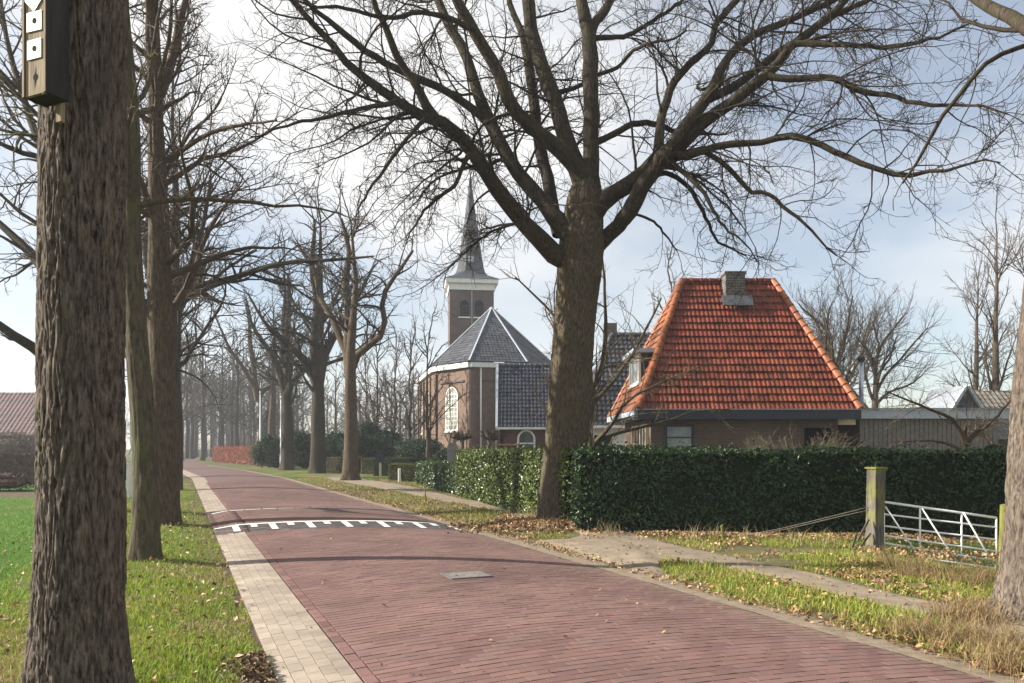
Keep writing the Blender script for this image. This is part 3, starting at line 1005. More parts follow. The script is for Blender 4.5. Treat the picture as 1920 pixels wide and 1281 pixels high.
# ---- tree with the nest box, close to the camera on the left
nb = (-2.79, 5.0)
ntree = thing('oak_tree', 'thick furrowed oak trunk at the left carrying the tall wooden nest box', 'tree', (nb[0], nb[1], 0))
zn = h1(*nb) - 0.05
tr = np.array([(nb[0] - 0.02, nb[1], zn, 0.372), (nb[0] - 0.02, nb[1], 0.25, 0.345), (nb[0] - 0.015, nb[1], 0.6, 0.315), (nb[0], nb[1], 1.1, 0.296), (nb[0] + 0.005, nb[1], 1.8, 0.288), (nb[0] + 0.01, nb[1], 2.6, 0.282), (nb[0] + 0.02, nb[1], 3.5, 0.279), (nb[0] + 0.03, nb[1], 4.4, 0.276), (nb[0] + 0.05, nb[1], 5.6, 0.26)])
tr[:, 3] *= 0.84
V, q = bark_trunk(tr, 300, 440, 0.032, 71, cells=62, vf=7.5, flare=0.17, fh=0.22, sq=(0.05, -80))  # squared section shaped to turn a face sunward and widen the lit strip
put('trunk', V, q, M['bark_pale'], ntree)
up = np.array([(nb[0] + 0.05, nb[1], 5.4, 0.222), (nb[0] + 0.1, nb[1] + 0.1, 7.5, 0.21), (nb[0], nb[1] + 0.2, 9.5, 0.15), (nb[0] + 0.2, nb[1] + 0.2, 12, 0.08), (nb[0] + 0.3, nb[1] + 0.3, 14, 0.03)])
c = spline(up, 14)
V, q = tubes(c[None, :, :3], c[None, :, 3], 18); put('leader', V, q, M['bark_oak'], ntree)
l1 = spawn(c[None, :, :3], c[None, :, 3], 1.9, 0.05, 0.99, 55, 12, 0.55, 1.0, 6.0, 9, 0.14, 0.05, 0.5, 0.03, 0.012)
lv = [(l1[0], l1[1], 7)] + crown_levels(l1[0], l1[1], LV(1, 1, d2=1.2, d3=1.8, four=False)[1:])
V, q = pack(lv); put('crown', V, q, M['twig'], ntree)

# ---- slim mossy tree behind it
b2 = gp(272, 1055)
bare_tree('oak_tree', 'slim leaning mossy trunk in the grass just behind the nest box oak', b2, 12.5, 0.190, M['bark_moss'], M['twig_lit'], LV(24, 0.34, d2=3.2, d3=4.4, d4=5.0, t0=0.36, H=12.5), lean=(-0.028, 0.0), nu=60, nv=200, amp=0.016, flare=0.28, wig=0.05, cells=24)
# ---- third trunk of the left row, brown with many small shoots
b3 = gp(303, 985)
lb = [px_line([(312, 300, 16.7, 6), (330, 290, 16.5, 5), (360, 270, 16.2, 4.5), (395, 250, 15.9, 4), (450, 235, 15.5, 3), (520, 225, 15, 2)]),
      px_line([(300, 180, 16.7, 9), (318, 130, 16.8, 8), (330, 80, 17, 8), (340, 30, 17.2, 7), (360, -40, 17.5, 4)]),
      px_line([(300, 200, 16.7, 8), (285, 205, 16.2, 6), (262, 212, 15.7, 5.5), (243, 216, 15.3, 4), (200, 190, 15.0, 2.5)]),
      px_line([(290, 160, 16.7, 9), (283, 100, 16.6, 9), (282, 40, 16.5, 8.5), (280, -40, 16.3, 6)])]
bare_tree('oak_tree', 'brown oak trunk with tufts of fine shoots, third from the front in the left row', b3, 13.5, 0.36, M['bark_brown'], M['twig_brown'], LV(34, 0.38, d2=3.2, d3=4.6, d4=4.8, t0=0.26, H=13.5), lean=(-0.003, 0), nu=60, nv=180, amp=0.018, flare=0.2, wig=0.03, limbs=lb, cells=28)
# ---- fourth trunk, dark, with a long bough arching over the road
b4 = gp(324, 919)
lb = [px_line([(326, 575, 31.5, 8), (345, 562, 31.2, 7), (375, 545, 30.8, 6.5), (410, 530, 30.4, 6), (450, 518, 30, 5.5), (500, 500, 29.5, 5), (560, 490, 29, 4), (640, 488, 28.5, 3), (700, 480, 28, 1.8)]),
      px_line([(326, 540, 31.5, 9), (345, 520, 31.8, 7), (360, 490, 32, 6), (375, 450, 32.3, 5), (385, 400, 32.5, 4), (395, 330, 33, 3)]),
      px_line([(326, 560, 31.5, 8), (345, 540, 31.3, 6), (370, 532, 31, 5), (395, 528, 30.7, 4), (430, 500, 30.4, 3), (480, 470, 30, 2)])]
bare_tree('oak_tree', 'dark oak trunk beside the beige strip whose long bough arches over the road', b4, 17, 0.34, M['bark_oak'], M['twig'], LV(36, 0.40, d2=2.8, d3=3.8, d4=3.6, t0=0.20, H=17, rs=1.4), nu=40, nv=110, amp=0.02, wig=0.04, limbs=lb)

# ---- right-hand edge of the picture
rb = (4.93, 7.05)
rtree = thing('oak_tree', 'sunlit pale oak trunk in dry grass at the right edge before the field gate', 'tree', (rb[0], rb[1], 0))
zr_ = h1(*rb) - 0.08
tr = np.array([(rb[0] - 0.02, rb[1], zr_, 0.50), (rb[0] - 0.02, rb[1], 0.30, 0.42), (rb[0], rb[1], 0.8, 0.385), (rb[0] + 0.02, rb[1], 1.6, 0.365), (rb[0] + 0.11, rb[1], 2.6, 0.35), (rb[0] + 0.25, rb[1], 3.8, 0.345), (rb[0] + 0.42, rb[1], 5.4, 0.33), (rb[0] + 0.58, rb[1], 7.0, 0.28)])
V, q = bark_trunk(tr, 160, 260, 0.034, 93, cells=52, vf=7.0, flare=0.22, fh=0.22)
put('trunk', V, q, M['bark_pale'], rtree)
RL = [
    px_line([(2060, 150, 7.1, 40), (1975, 85, 7.3, 17), (1920, 48, 7.6, 13), (1880, 25, 8.0, 11), (1835, 0, 8.6, 9), (1780, -40, 9.4, 6), (1700, -90, 10, 3)]),
    px_line([(2080, 60, 7.1, 16), (1980, 70, 7.0, 6), (1920, 86, 6.9, 4.6), (1865, 108, 6.8, 4.4), (1830, 140, 6.8, 4.2), (1790, 190, 6.8, 4), (1752, 243, 6.8, 3.6), (1720, 300, 6.9, 2.8), (1690, 345, 7.0, 2)]),
    px_line([(2085, -20, 7.1, 60), (2090, -300, 7.2, 50), (2010, -700, 7.4, 32), (2000, -1200, 7.6, 12)]),
    px_line([(2090, -150, 7.1, 30), (2180, -300, 7.2, 20), (2300, -450, 7.6, 12), (2500, -520, 8.0, 5)]),
    px_line([(2090, -250, 7.1, 30), (1930, -380, 7.0, 20), (1780, -450, 6.8, 14), (1650, -480, 6.6, 6)]),
]
P, R = stack_rows(RL, 14, 0.012)
V, q = tubes(P, R, 12); put('limbs', V, q, M['bark_oak'], rtree)
lv = crown_levels(P, R, [dict(a=(1.5, 0.2, 1.0, 50, 15, 0.35, 0.3, 1.6, 7, 0.18, 0.02, 0.4, 0.006, 0.0035), k=dict(cont=1.0), n=4),
                         dict(a=(3.2, 0.15, 1.0, 50, 18, 0.45, 0.12, 0.6, 5, 0.25, 0.05, 0.6, 0.0035, 0.0022), k=dict(cont=0.8), n=3),
                         dict(a=(6.0, 0.15, 1.0, 50, 18, 0.5, 0.06, 0.25, 4, 0.25, 0.08, 0.7, 0.0024, 0.0015), k=dict(cont=0.5), n=3)])
V, q = pack(lv); put('crown', V, q, M['twig'], rtree)


def copy_tree(o, loc, sc=1.0, rz=0.0, label=None, group=None):
    c = o.copy(); COL.objects.link(c)
    c.location = loc; c.scale = (sc, sc, sc); c.rotation_euler = (0, 0, rz)
    if label: c['label'] = label
    if group: c['group'] = group
    for ch in list(o.children):
        k = ch.copy(); COL.objects.link(k); k.parent = c
    return c


# ---- right-hand row farther along the road
fb = gp(656, 902)
lb = [px_line([(658, 690, 41.2, 11), (668, 668, 41, 8), (690, 650, 40.6, 6.5), (715, 628, 40.3, 6), (722, 595, 40, 5.5), (716, 560, 40, 5), (740, 520, 39.5, 4), (775, 470, 39, 2.5)]),
      px_line([(656, 700, 41.2, 11), (652, 650, 41.4, 9), (655, 590, 41.6, 8), (648, 530, 41.8, 7), (655, 470, 42, 5), (640, 410, 42, 3)]),
      px_line([(656, 670, 41.2, 9), (640, 640, 41.6, 7), (625, 600, 42, 6), (600, 560, 42.5, 5), (590, 510, 43, 3.5), (560, 460, 43, 2)])]
rowA = bare_tree('oak_tree', 'gnarled bare oak with a twisted low limb, nearest of the far right verge trees', fb, 13.5, 0.42, M['bark_brown'], M['twig'], LV(22, 0.40, a1=58, d2=2.0, d3=2.6, d4=2.6, t0=0.40, H=13.5, rs=1.7, wig=0.22), nu=36, nv=80, limbs=lb, flare=0.35, amp=0.02)
gb = gp(595, 888)
lb = [px_line([(596, 720, 52, 11), (580, 690, 52, 8), (560, 665, 51.5, 7), (530, 640, 51, 5), (500, 610, 50, 3.5), (470, 560, 50, 2)]),
      px_line([(597, 715, 52, 12), (610, 660, 52.5, 9), (640, 610, 53, 6), (670, 560, 54, 4), (700, 500, 54, 2.5)]),
      px_line([(596, 705, 52, 12), (590, 640, 52, 10), (596, 570, 52, 8), (585, 500, 52, 6), (590, 430, 52, 3)])]
rowB = bare_tree('oak_tree', 'straight grey oak forking low on the right verge, in front of the dark laurel', gb, 17.5, 0.55, M['bark_oak'], M['twig'], LV(30, 0.40, a1=50, d2=2.3, d3=2.7, d4=2.2, t0=0.30, H=17.5, rs=2.1, wig=0.18), nu=36, nv=80, limbs=lb, flare=0.3, amp=0.025)
cb = gp(538, 882)
copy_tree(rowB, (cb[0], cb[1], 0), 0.92, 2.3, 'bare oak close behind the near lamp post, left of the laurel', None)
cb = at(500, 872, 78); copy_tree(rowA, (cb[0] + 0.5, cb[1], 0), 1.15, 1.1, 'bare oak behind the orange beech hedge beside the far lamp post')

# ---- left row continued: crowns reach over the road
for k, (Y, sc, rz, lab) in enumerate(((45, 0.95, 0.4, 'bare oak of the left row hidden behind the dark trunk'),
                                      (62, 1.0, 1.9, 'bare oak farther along the left side of the road, seen through the arching bough'))):
    x = -13.75 - 0.43 * (Y - 31.5) - 1.4
    copy_tree((rowB, rowA)[k], (x, Y, 0), sc, rz, lab)

# ---- tree hidden behind the nest box oak, only its limbs show at the left
hb = (-11.3, 20.0)
lb = [px_line([(150, 720, 20, 13), (110, 690, 19.8, 11), (66, 656, 19.5, 10), (0, 612, 19, 8), (-60, 560, 18.5, 5), (-120, 480, 18, 2)]),
      px_line([(148, 600, 20, 12), (100, 530, 20, 10), (60, 478, 20.2, 9), (20, 440, 20.4, 7), (-30, 390, 20.6, 5), (-80, 300, 21, 2)]),
      px_line([(146, 420, 20, 10), (110, 340, 20.4, 8), (70, 260, 21, 7), (40, 170, 21.4, 6), (10, 60, 22, 4), (0, -60, 22, 2)]),
      px_line([(146, 360, 20, 9), (90, 300, 19.4, 6), (50, 290, 19, 5), (0, 270, 18.6, 4), (-60, 230, 18, 2)])]
bare_tree('oak_tree', 'bare oak behind the nest box trunk, its dark limbs reaching out of the left side', hb, 15, 0.42, M['bark_oak'], M['twig_brown'], LV(34, 0.40, d2=2.2, d3=2.8, d4=3.0, t0=0.26, H=15, rs=1.2), limbs=lb, nu=30, nv=70)

# ---- woodland trees in the distance: one slender kind, many copies
wt = bare_tree('woodland_tree', 'grey leafless tree in the hazy wood beyond the bend of the road', at(360, 862, 120), 19, 0.34, M['bark_oak'], M['twig_brown'], LV(34, 0.34, a1=46, d2=1.6, d3=2.0, t0=0.22, four=False, rs=3.0, H=19, wig=0.15), nu=14, nv=30, group='trees of the far wood')
wt2 = bare_tree('woodland_tree', 'grey leafless tree in the hazy wood beyond the bend of the road', at(412, 862, 140), 17, 0.30, M['bark_oak'], M['twig_brown'], LV(36, 0.38, a1=54, d2=1.6, d3=2.0, t0=0.18, four=False, rs=3.0, H=17, wig=0.18), nu=14, nv=30, group='trees of the far wood')
spots = []
r2 = np.random.default_rng(4)
for px, Y in ((342, 105), (350, 150), (372, 165), (384, 138), (398, 180), (425, 150), (436, 128), (452, 170), (466, 145), (478, 118), (492, 160), (506, 132), (518, 175), (536, 150), (552, 125), (570, 165), (586, 140), (612, 160), (630, 120), (648, 170), (676, 150), (700, 130), (724, 165), (748, 145), (770, 125), (330, 190), (405, 205), (445, 200), (485, 205), (525, 205), (316, 130), (300, 160), (347, 122), (365, 140), (380, 110), (392, 155), (415, 120), (430, 185), (444, 110), (458, 135), (470, 185), (483, 150), (498, 125), (512, 150), (530, 118), (545, 180), (560, 145), (600, 175), (660, 135), (690, 175), (735, 130), (760, 170)):
    spots.append((px, Y))
for k, (px, Y) in enumerate(spots):
    p = at(px + r2.normal(0, 3), HOR, Y)
    copy_tree((wt, wt2)[k % 2], (p[0], p[1], 0), 0.68 + 0.3 * r2.random() if px > 560 else 0.85 + 0.3 * r2.random(), r2.random() * 6.28)

# ---- slender young trees left of the church
slim = bare_tree('young_tree', 'slender bare tree standing right in front of the left church wall', at(803, 842, 52), 9.5, 0.15, M['bark_brown'], M['twig_brown'], LV(22, 0.42, a1=42, d2=2.4, d3=2.8, t0=0.2, four=False, rs=1.7, H=9.5), nu=14, nv=30, wig=0.12)
for px, Y, sc, rz, lab in ((772, 58, 1.05, 1.0, 'slender bare tree just left of the church corner, trunk bending right'),
                           (742, 64, 1.1, 2.2, 'second slender bare tree left of the church above the rhododendron'),
                           (706, 66, 1.15, 3.1, 'third slender bare tree left of the church above the rhododendron'),
                           (684, 72, 1.1, 4.4, 'slender bare tree close right of the gnarled verge oak')):
    p = at(px, HOR, Y); copy_tree(slim, (p[0], p[1], 0), sc, rz, lab)
p = at(1040, HOR, 48); copy_tree(slim, (p[0], p[1], 0), 1.15, 5.2, 'slender bare tree behind the big oak trunk beside the dark tiled annex')

# ---- pollards behind the red roof and tall trees at the right
PL = [dict(a=(2.0, 0.40, 0.98, 40, 12, 1.0, 3.0, 6.5, 9, 0.12, 0.08, 0.6, 0.11, 0.04), k=dict(cont=1.0), n=7),
      dict(a=(4.2, 0.2, 1.0, 46, 14, 0.62, 1.3, 3.6, 7, 0.10, 0.09, 0.4, 0.016, 0.010), k=dict(cont=1.0), n=4),
      dict(a=(3.0, 0.12, 1.0, 36, 14, 0.50, 0.6, 1.7, 5, 0.12, 0.08, 0.6, 0.010, 0.0075), k=dict(cont=1.0), n=3),
      dict(a=(2.6, 0.12, 1.0, 34, 14, 0.5, 0.3, 0.9, 4, 0.12, 0.09, 0.7, 0.007, 0.0055), k=dict(cont=0.6), n=3)]
pol = bare_tree('pollard_tree', 'old pollard with dense upright shoots right behind the sloping red hip', at(1556, HOR, 45), 7.5, 0.42, M['bark_brown'], M['twig_brown'], PL, nu=22, nv=40, trunk_top=0.12)
p = at(1640, HOR, 47); copy_tree(pol, (p[0], p[1], 0), 0.96, 2.0, 'old pollard with a sawn limb behind the steel flue pipe')
PT = [dict(a=(2.6, 0.12, 0.99, 38, 9, 0.36, 1.8, 6.0, 9, 0.10, 0.08, 0.45, 0.04, 0.014), k=dict(cont=1.0), n=6),
      dict(a=(2.8, 0.15, 1.0, 40, 13, 0.45, 0.8, 2.4, 6, 0.13, 0.06, 0.5, 0.014, 0.010), k=dict(cont=1.0), n=4),
      dict(a=(3.4, 0.12, 1.0, 40, 14, 0.5, 0.4, 1.1, 5, 0.14, 0.06, 0.6, 0.009, 0.007), k=dict(cont=0.7), n=3)]
tall = bare_tree('tall_tree', 'tall bare tree with ascending branches above the small gabled roof at the right', at(1872, HOR, 46), 14.5, 0.30, M['bark_brown'], M['twig_brown'], PT, nu=16, nv=40)
p = at(1828, HOR, 54); copy_tree(tall, (p[0], p[1], 0), 0.95, 1.7, 'left one of the tall bare trees behind the grey timber shed')
p = at(1930, HOR, 50); copy_tree(tall, (p[0], p[1], 0), 1.05, 3.3, 'tall bare tree at the very right edge behind the sunlit oak trunk')
p = at(1262, HOR, 52); copy_tree(slim, (p[0], p[1], 0), 1.35, 3.9, 'bare tree top showing behind the left end of the red roof')

# ---- pale many-stemmed tree between oak and red house
gb = at(1106, HOR, 21)
lb = [px_line([(1106, 800, 21, 7), (1112, 740, 21, 6), (1128, 690, 21, 5), (1136, 630, 21, 4), (1134, 560, 21, 3), (1130, 480, 21, 2)]),
      px_line([(1110, 836, 21, 5.5), (1130, 815, 20.8, 4.2), (1148, 800, 20.6, 3.6), (1160, 770, 20.4, 3), (1200, 735, 20, 2.3), (1260, 710, 19.6, 1.7), (1330, 680, 19.4, 1)]),
      px_line([(1112, 838, 21, 5), (1140, 818, 20.8, 3.4), (1190, 805, 20.5, 2.8), (1250, 790, 20, 2.2), (1300, 772, 19.7, 1.8), (1370, 768, 19.4, 1)]),
      px_line([(1108, 760, 21, 5), (1150, 715, 21.4, 3.6), (1200, 640, 22, 2.6), (1240, 560, 22.4, 1.6)]),
      px_line([(1106, 790, 21, 5), (1090, 700, 21.4, 4), (1060, 620, 21.8, 3), (1010, 560, 22, 2.2), (965, 520, 22, 1.4)])]
bare_tree('garden_tree', 'pale many-stemmed bare tree behind the hedge, branches crossing the red roof corner', gb, 5.6, 0.10, M['bark_moss'], M['twig_lit'], [dict(a=(2.8, 0.15, 0.99, 50, 14, 0.5, 0.8, 2.6, 9, 0.14, 0.04, 0.4, 0.011, 0.0055), k=dict(cont=1.0), n=6), dict(a=(3.6, 0.15, 1.0, 45, 15, 0.45, 0.4, 1.5, 6, 0.18, 0.02, 0.5, 0.006, 0.004), k=dict(cont=1.0), n=4), dict(a=(3.6, 0.15, 1.0, 45, 16, 0.45, 0.2, 0.7, 5, 0.2, 0.05, 0.7, 0.005, 0.0036), k=dict(cont=0.6), n=3)], limbs=lb, nu=20, nv=50, wig=0.03)
# ---- spreading fruit tree before the grey shed
gb = at(1812, HOR, 19)
lb = [px_line([(1812, 832, 19, 6), (1795, 800, 19, 4), (1780, 782, 18.9, 3.2), (1745, 768, 18.7, 2.5), (1700, 748, 18.5, 1.9), (1660, 735, 18.3, 1.2)]),
      px_line([(1812, 835, 19, 5.5), (1828, 812, 19, 4), (1850, 800, 18.9, 3.2), (1880, 770, 18.8, 2.4), (1900, 740, 18.6, 1.5)]),
      px_line([(1808, 846, 19, 4), (1770, 830, 19, 2.6), (1720, 826, 18.8, 2), (1680, 832, 18.6, 1.3)]),
      px_line([(1815, 826, 19, 4), (1840, 812, 19.3, 3), (1865, 838, 19, 2.6), (1895, 868, 18.6, 1.9)])]
bare_tree('fruit_tree', 'low spreading bare fruit tree behind the hedge in front of the grey shed', gb, 2.3, 0.085, M['bark_brown'], M['twig_lit'], [dict(a=(5.0, 0.5, 0.99, 62, 12, 0.8, 0.8, 1.9, 9, 0.16, 0.03, 0.32, 0.010, 0.005), k=dict(cont=1.0), n=6), dict(a=(6.0, 0.15, 1.0, 48, 15, 0.5, 0.3, 1.0, 6, 0.2, 0.04, 0.45, 0.005, 0.0036), k=dict(cont=1.0), n=4), dict(a=(6.0, 0.15, 1.0, 45, 16, 0.45, 0.15, 0.45, 4, 0.2, 0.08, 0.7, 0.004, 0.0028), k=dict(cont=0.5), n=3)], limbs=lb, nu=20, nv=40, wig=0.03, trunk_top=0.035)


# ------------------------------------------------------------------ hedges and shrubs
def leaves(P, N, size, asp, jit, col):
    """folded leaf faces at P facing roughly N; size (n,), returns V, tris, col"""
    n = len(P)
    d = nrm(N + rng.normal(size=(n, 3)) * jit)
    r = rng.normal(size=(n, 3)); a = nrm(r - (r * d).sum(1, keepdims=True) * d)
    b = np.cross(d, a)
    s = size[:, None]
    fold = (0.06 + 0.16 * rng.random((n, 1))) * s
    V = np.stack([P - a * s * 0.5, P + a * s * 0.02 + b * s * asp * 0.5 + d * fold, P + a * s * 0.5, P + a * s * 0.02 - b * s * asp * 0.5 + d * fold], 1)
    i = np.arange(n)[:, None] * 4
    t = np.concatenate([i + np.array([[0, 1, 2]]), i + np.array([[0, 2, 3]])])
    return V.reshape(-1, 3), t, np.repeat(col, 4, 0)


def m_leaf(name, rough, spec):
    t = NT(name)
    col = t.attr()
    m = t.done(col, rough, spec)
    return m


M['laurel'] = m_leaf('glossy_leaf', 0.36, 0.4)
M['leaf'] = m_leaf('dull_leaf', 0.65, 0.25)
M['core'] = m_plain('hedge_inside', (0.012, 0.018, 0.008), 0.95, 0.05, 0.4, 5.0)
M['core_brown'] = m_plain('dry_hedge_inside', (0.10, 0.068, 0.045), 0.95, 0.05, 0.4, 5.0)


def hedge(name, label, A, B, z1, th, dens, size, col, csd, mat='laurel', core='core', jit=0.75, z0=0.0, asp=0.45, end=True, top=True, back=True):
    """clipped hedge whose front face runs from A to B (outside on the right hand)"""
    A = np.array([A[0], A[1]]); B = np.array([B[0], B[1]])
    L = np.linalg.norm(B - A); t = (B - A) / L; out = np.array([t[1], -t[0]])
    zb = h1(*A) + z0
    o = thing(name, label, 'hedge', (*((A + B) / 2), zb))
    m = MB(); e = 0.07
    a, b = A + t * e - out * e, B - t * e - out * e
    a2, b2 = A + t * e - out * (th - e), B - t * e - out * (th - e)
    m.hexa([(*a, zb - 0.02), (*b, zb - 0.02), (*b2, zb - 0.02), (*a2, zb - 0.02), (*a, z1 - e), (*b, z1 - e), (*b2, z1 - e), (*a2, z1 - e)])
    m.build('stems', M[core], o)  # solid dark core box closing the gaps between leaves, no separate stems
    Ps, Ns = [], []
    H = z1 - zb

    def face(n, fn, nv):
        u, w_ = rng.random(n), rng.random(n)
        p = fn(u, w_)
        lump = (fbm(p[:, 0] * 1.1 + p[:, 1] * 0.7, p[:, 2] * 1.6 + p[:, 1] * 0.4, 13, 3) - 0.5) * 0.26
        dep = lump - 0.11 * rng.random(n) ** 1.5 + 0.03 * rng.random(n)
        if nv[2] > 0.9: dep = dep + (rng.random(n) < 0.05) * rng.random(n) * 0.17       # stray shoots on top
        p = p + np.array(nv)[None] * dep[:, None]
        Ps.append(p); Ns.append(np.repeat(np.array(nv)[None], n, 0))
    o3 = np.array([out[0], out[1], 0.0]); t3 = np.array([t[0], t[1], 0.0]); A3 = np.array([A[0], A[1], zb])
    up3 = np.array([0, 0, 1.0])
    face(int(L * H * dens), lambda u, w_: A3 + t3 * (u * L)[:, None] + up3 * (w_ * H)[:, None], tuple(o3 + up3 * 0.25))
    if top: face(int(L * th * dens * 0.8), lambda u, w_: A3 + t3 * (u * L)[:, None] - o3 * (w_ * th)[:, None] + up3 * H, (0, 0, 1))
    if end:
        face(int(th * H * dens), lambda u, w_: A3 - o3 * (u * th)[:, None] + up3 * (w_ * H)[:, None], tuple(-t3))
        face(int(th * H * dens * 0.6), lambda u, w_: A3 + t3 * L - o3 * (u * th)[:, None] + up3 * (w_ * H)[:, None], tuple(t3))
    if back: face(int(L * H * dens * 0.35), lambda u, w_: A3 - o3 * th + t3 * (u * L)[:, None] + up3 * (w_ * H)[:, None], tuple(-o3))
    P, N = np.concatenate(Ps), np.concatenate(Ns)
    n = len(P)
    c = np.array(col)[None] * (1 + csd * rng.normal(size=(n, 1))).clip(0.45, 1.8)
    c[:, 0] *= 1 + 0.25 * rng.random(n)
    V, tr_, cc = leaves(P, N, size * (0.7 + 0.6 * rng.random(n)), asp, jit, c)
    tag(link('leaves', np_mesh('leaves', V - origin(o), tris=tr_, col=cc), M[mat], o), kind='stuff')
    return o


HC = (1.25, 14.85)
hedge('hedge', 'tall dark laurel hedge in shade behind the field gate and below the red roof', HC, (10.8, 14.55), 1.63, 1.3, 620, 0.080, (0.021, 0.056, 0.013), 0.5)  # leaf green darkened to stand for the shade on this face
k27 = 0.44
mid = (-4.5 + 5.7 * k27, 36.2 - 20.4 * k27)
hedge('hedge', 'sunlit glossy laurel hedge along the footpath left of the big oak', mid, (1.12, 15.95), 1.60, 1.2, 560, 0.100, (0.085, 0.130, 0.028), 0.35)  # same laurel, its green raised to stand for sunlight
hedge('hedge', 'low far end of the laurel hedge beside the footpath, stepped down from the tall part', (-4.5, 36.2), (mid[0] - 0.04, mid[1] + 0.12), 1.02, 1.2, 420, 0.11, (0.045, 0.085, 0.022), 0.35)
hedge('hedge', 'small bright yellow green box hedge with the short white post before it', (-6.25, 38.9), (-4.75, 38.4), 0.92, 0.9, 900, 0.05, (0.11, 0.125, 0.025), 0.25, 'leaf')
hedge('hedge', 'flat topped dry brown hedge right of the gnarled verge oak', (-9.9, 50.5), (-7.0, 49.0), 1.06, 0.9, 500, 0.07, (0.155, 0.125, 0.05), 0.25, 'leaf')
hedge('hedge', 'short flat brown green hedge between two verge oaks', (-12.9, 53.5), (-10.7, 51.5), 1.1, 0.9, 420, 0.07, (0.12, 0.105, 0.04), 0.25, 'leaf')
hedge('hedge', 'long dark flat topped hedge running back below the rhododendron', (-8.4, 46.5), (-4.3, 44.5), 1.12, 1.2, 420, 0.07, (0.03, 0.055, 0.018), 0.25, 'leaf')
hedge('beech_hedge', 'bright orange beech hedge keeping its dry leaves at the bend of the road', (-37.6, 97), (-27.2, 80.0), 1.85, 1.1, 260, 0.16, (0.27, 0.105, 0.048), 0.38, 'leaf', 'core_brown', asp=0.6)
hedge('beech_hedge', 'browner end of the beech hedge beside the laurel shrub', (-27.1, 79.8), (-22.4, 71.0), 1.75, 1.1, 260, 0.15, (0.165, 0.088, 0.05), 0.38, 'leaf', 'core_brown', asp=0.6)
hedge('hedge', 'low dark red brown hedge at the left edge beyond the lawn', (-27.0, 36.5), (-20.2, 35.8), 1.45, 1.0, 260, 0.10, (0.075, 0.045, 0.04), 0.3, 'leaf', 'core_brown')


def shrub(name, label, c, rad, n, size, col, csd, mat='laurel', core='core', lumps=9, asp=0.45, cat='shrub', jit=0.8, inner=0.80):
    z0 = h1(c[0], c[1])
    o = thing(name, label, cat, (c[0], c[1], z0))
    rx, ry, rz = rad
    cs = rng.normal(size=(lumps, 3)) * np.array([0.34 * rx, 0.36 * ry, 0.20 * rz]); cs[:, 2] = np.abs(cs[:, 2]) + rz * 0.38
    cs[0] = (0, 0, rz * 0.45)
    rs = (0.45 + 0.25 * rng.random(lumps)); rs[0] = 0.85
    th = np.linspace(0, 2 * np.pi, 16, endpoint=False); ph = np.linspace(0.02, np.pi - 0.02, 9)
    TH, PH = np.meshgrid(th, ph); D = np.stack([np.sin(PH) * np.cos(TH), np.sin(PH) * np.sin(TH), np.cos(PH)], -1)
    parts = []
    Ps, Ns = [], []
    for k in range(lumps):
        sc = np.array([rx, ry, rz * 0.62]) * rs[k]
        V = cs[k] + D * sc * inner * (1 + 0.16 * (rng.random(D.shape[:2] + (1,)) - 0.5))
        V[..., 2] = np.maximum(V[..., 2], -0.05)
        i = np.arange(V[..., 0].size).reshape(9, 16); j = np.roll(i, -1, 1)
        parts.append((V.reshape(-1, 3), np.stack([i[:-1], j[:-1], j[1:], i[1:]], -1).reshape(-1, 4)))
        m_ = int(n * rs[k] ** 2 / (rs ** 2).sum())
        d = nrm(rng.normal(size=(m_, 3)))
        p = cs[k] + d * sc * (0.84 + 0.2 * rng.random((m_, 1)))
        ok = p[:, 2] > 0.0
        Ps.append(p[ok]); Ns.append(d[ok] + np.array([0, 0, 0.3]))
    V, q = join(parts)
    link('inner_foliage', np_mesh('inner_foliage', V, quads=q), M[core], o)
    P, N = np.concatenate(Ps), nrm(np.concatenate(Ns)); k = len(P)
    cc = np.array(col)[None] * (1 + csd * rng.normal(size=(k, 1))).clip(0.4, 1.9)
    V, t_, cc = leaves(P, N, size * (0.7 + 0.6 * rng.random(k)), asp, jit, cc)
    tag(link('leaves', np_mesh('leaves', V, tris=t_, col=cc), M[mat], o), kind='stuff')
    return o


p = at(518, HOR, 66); shrub('laurel_shrub', 'dark laurel shrub left of the near lamp post at the end of the beech hedge', p, (1.4, 1.1, 2.8), 4200, 0.17, (0.035, 0.078, 0.022), 0.35, 'leaf')
p = at(568, HOR, 63); shrub('laurel_shrub', 'tall dark laurel shrub between the two verge oaks', p, (1.6, 1.2, 3.2), 5000, 0.17, (0.033, 0.074, 0.022), 0.35, 'leaf')
p = at(628, HOR, 62); shrub('laurel_shrub', 'round dark evergreen shrub filling the gap left of the gnarled oak', p, (1.8, 1.3, 2.8), 4600, 0.17, (0.035, 0.070, 0.028), 0.35, 'leaf')
p = at(715, HOR, 58); shrub('rhododendron', 'broad rhododendron mound right of the gnarled oak above the flat hedges', p, (2.5, 1.5, 2.9), 6500, 0.17, (0.030, 0.068, 0.026), 0.35, 'leaf')
p = at(785, HOR, 57); shrub('rhododendron', 'broad rhododendron mound at the foot of the left church wall', p, (2.4, 1.4, 2.6), 6000, 0.16, (0.032, 0.070, 0.026), 0.35, 'leaf')
p = at(838, HOR, 50); shrub('rhododendron', 'small rhododendron at the right end of the row, before the gravestone', p, (1.2, 0.9, 1.7), 1500, 0.15, (0.032, 0.066, 0.026), 0.35, 'leaf')
p = at(1500, HOR, 22.5); SHRUB_P = p
p = at(30, HOR, 62); shrub('brown_shrub', 'wide twiggy brown shrub before the red barn roof at the left edge', p, (3.4, 1.6, 3.0), 9000, 0.22, (0.135, 0.10, 0.06), 0.35, 'leaf', 'core_brown', asp=0.16, inner=0.55)
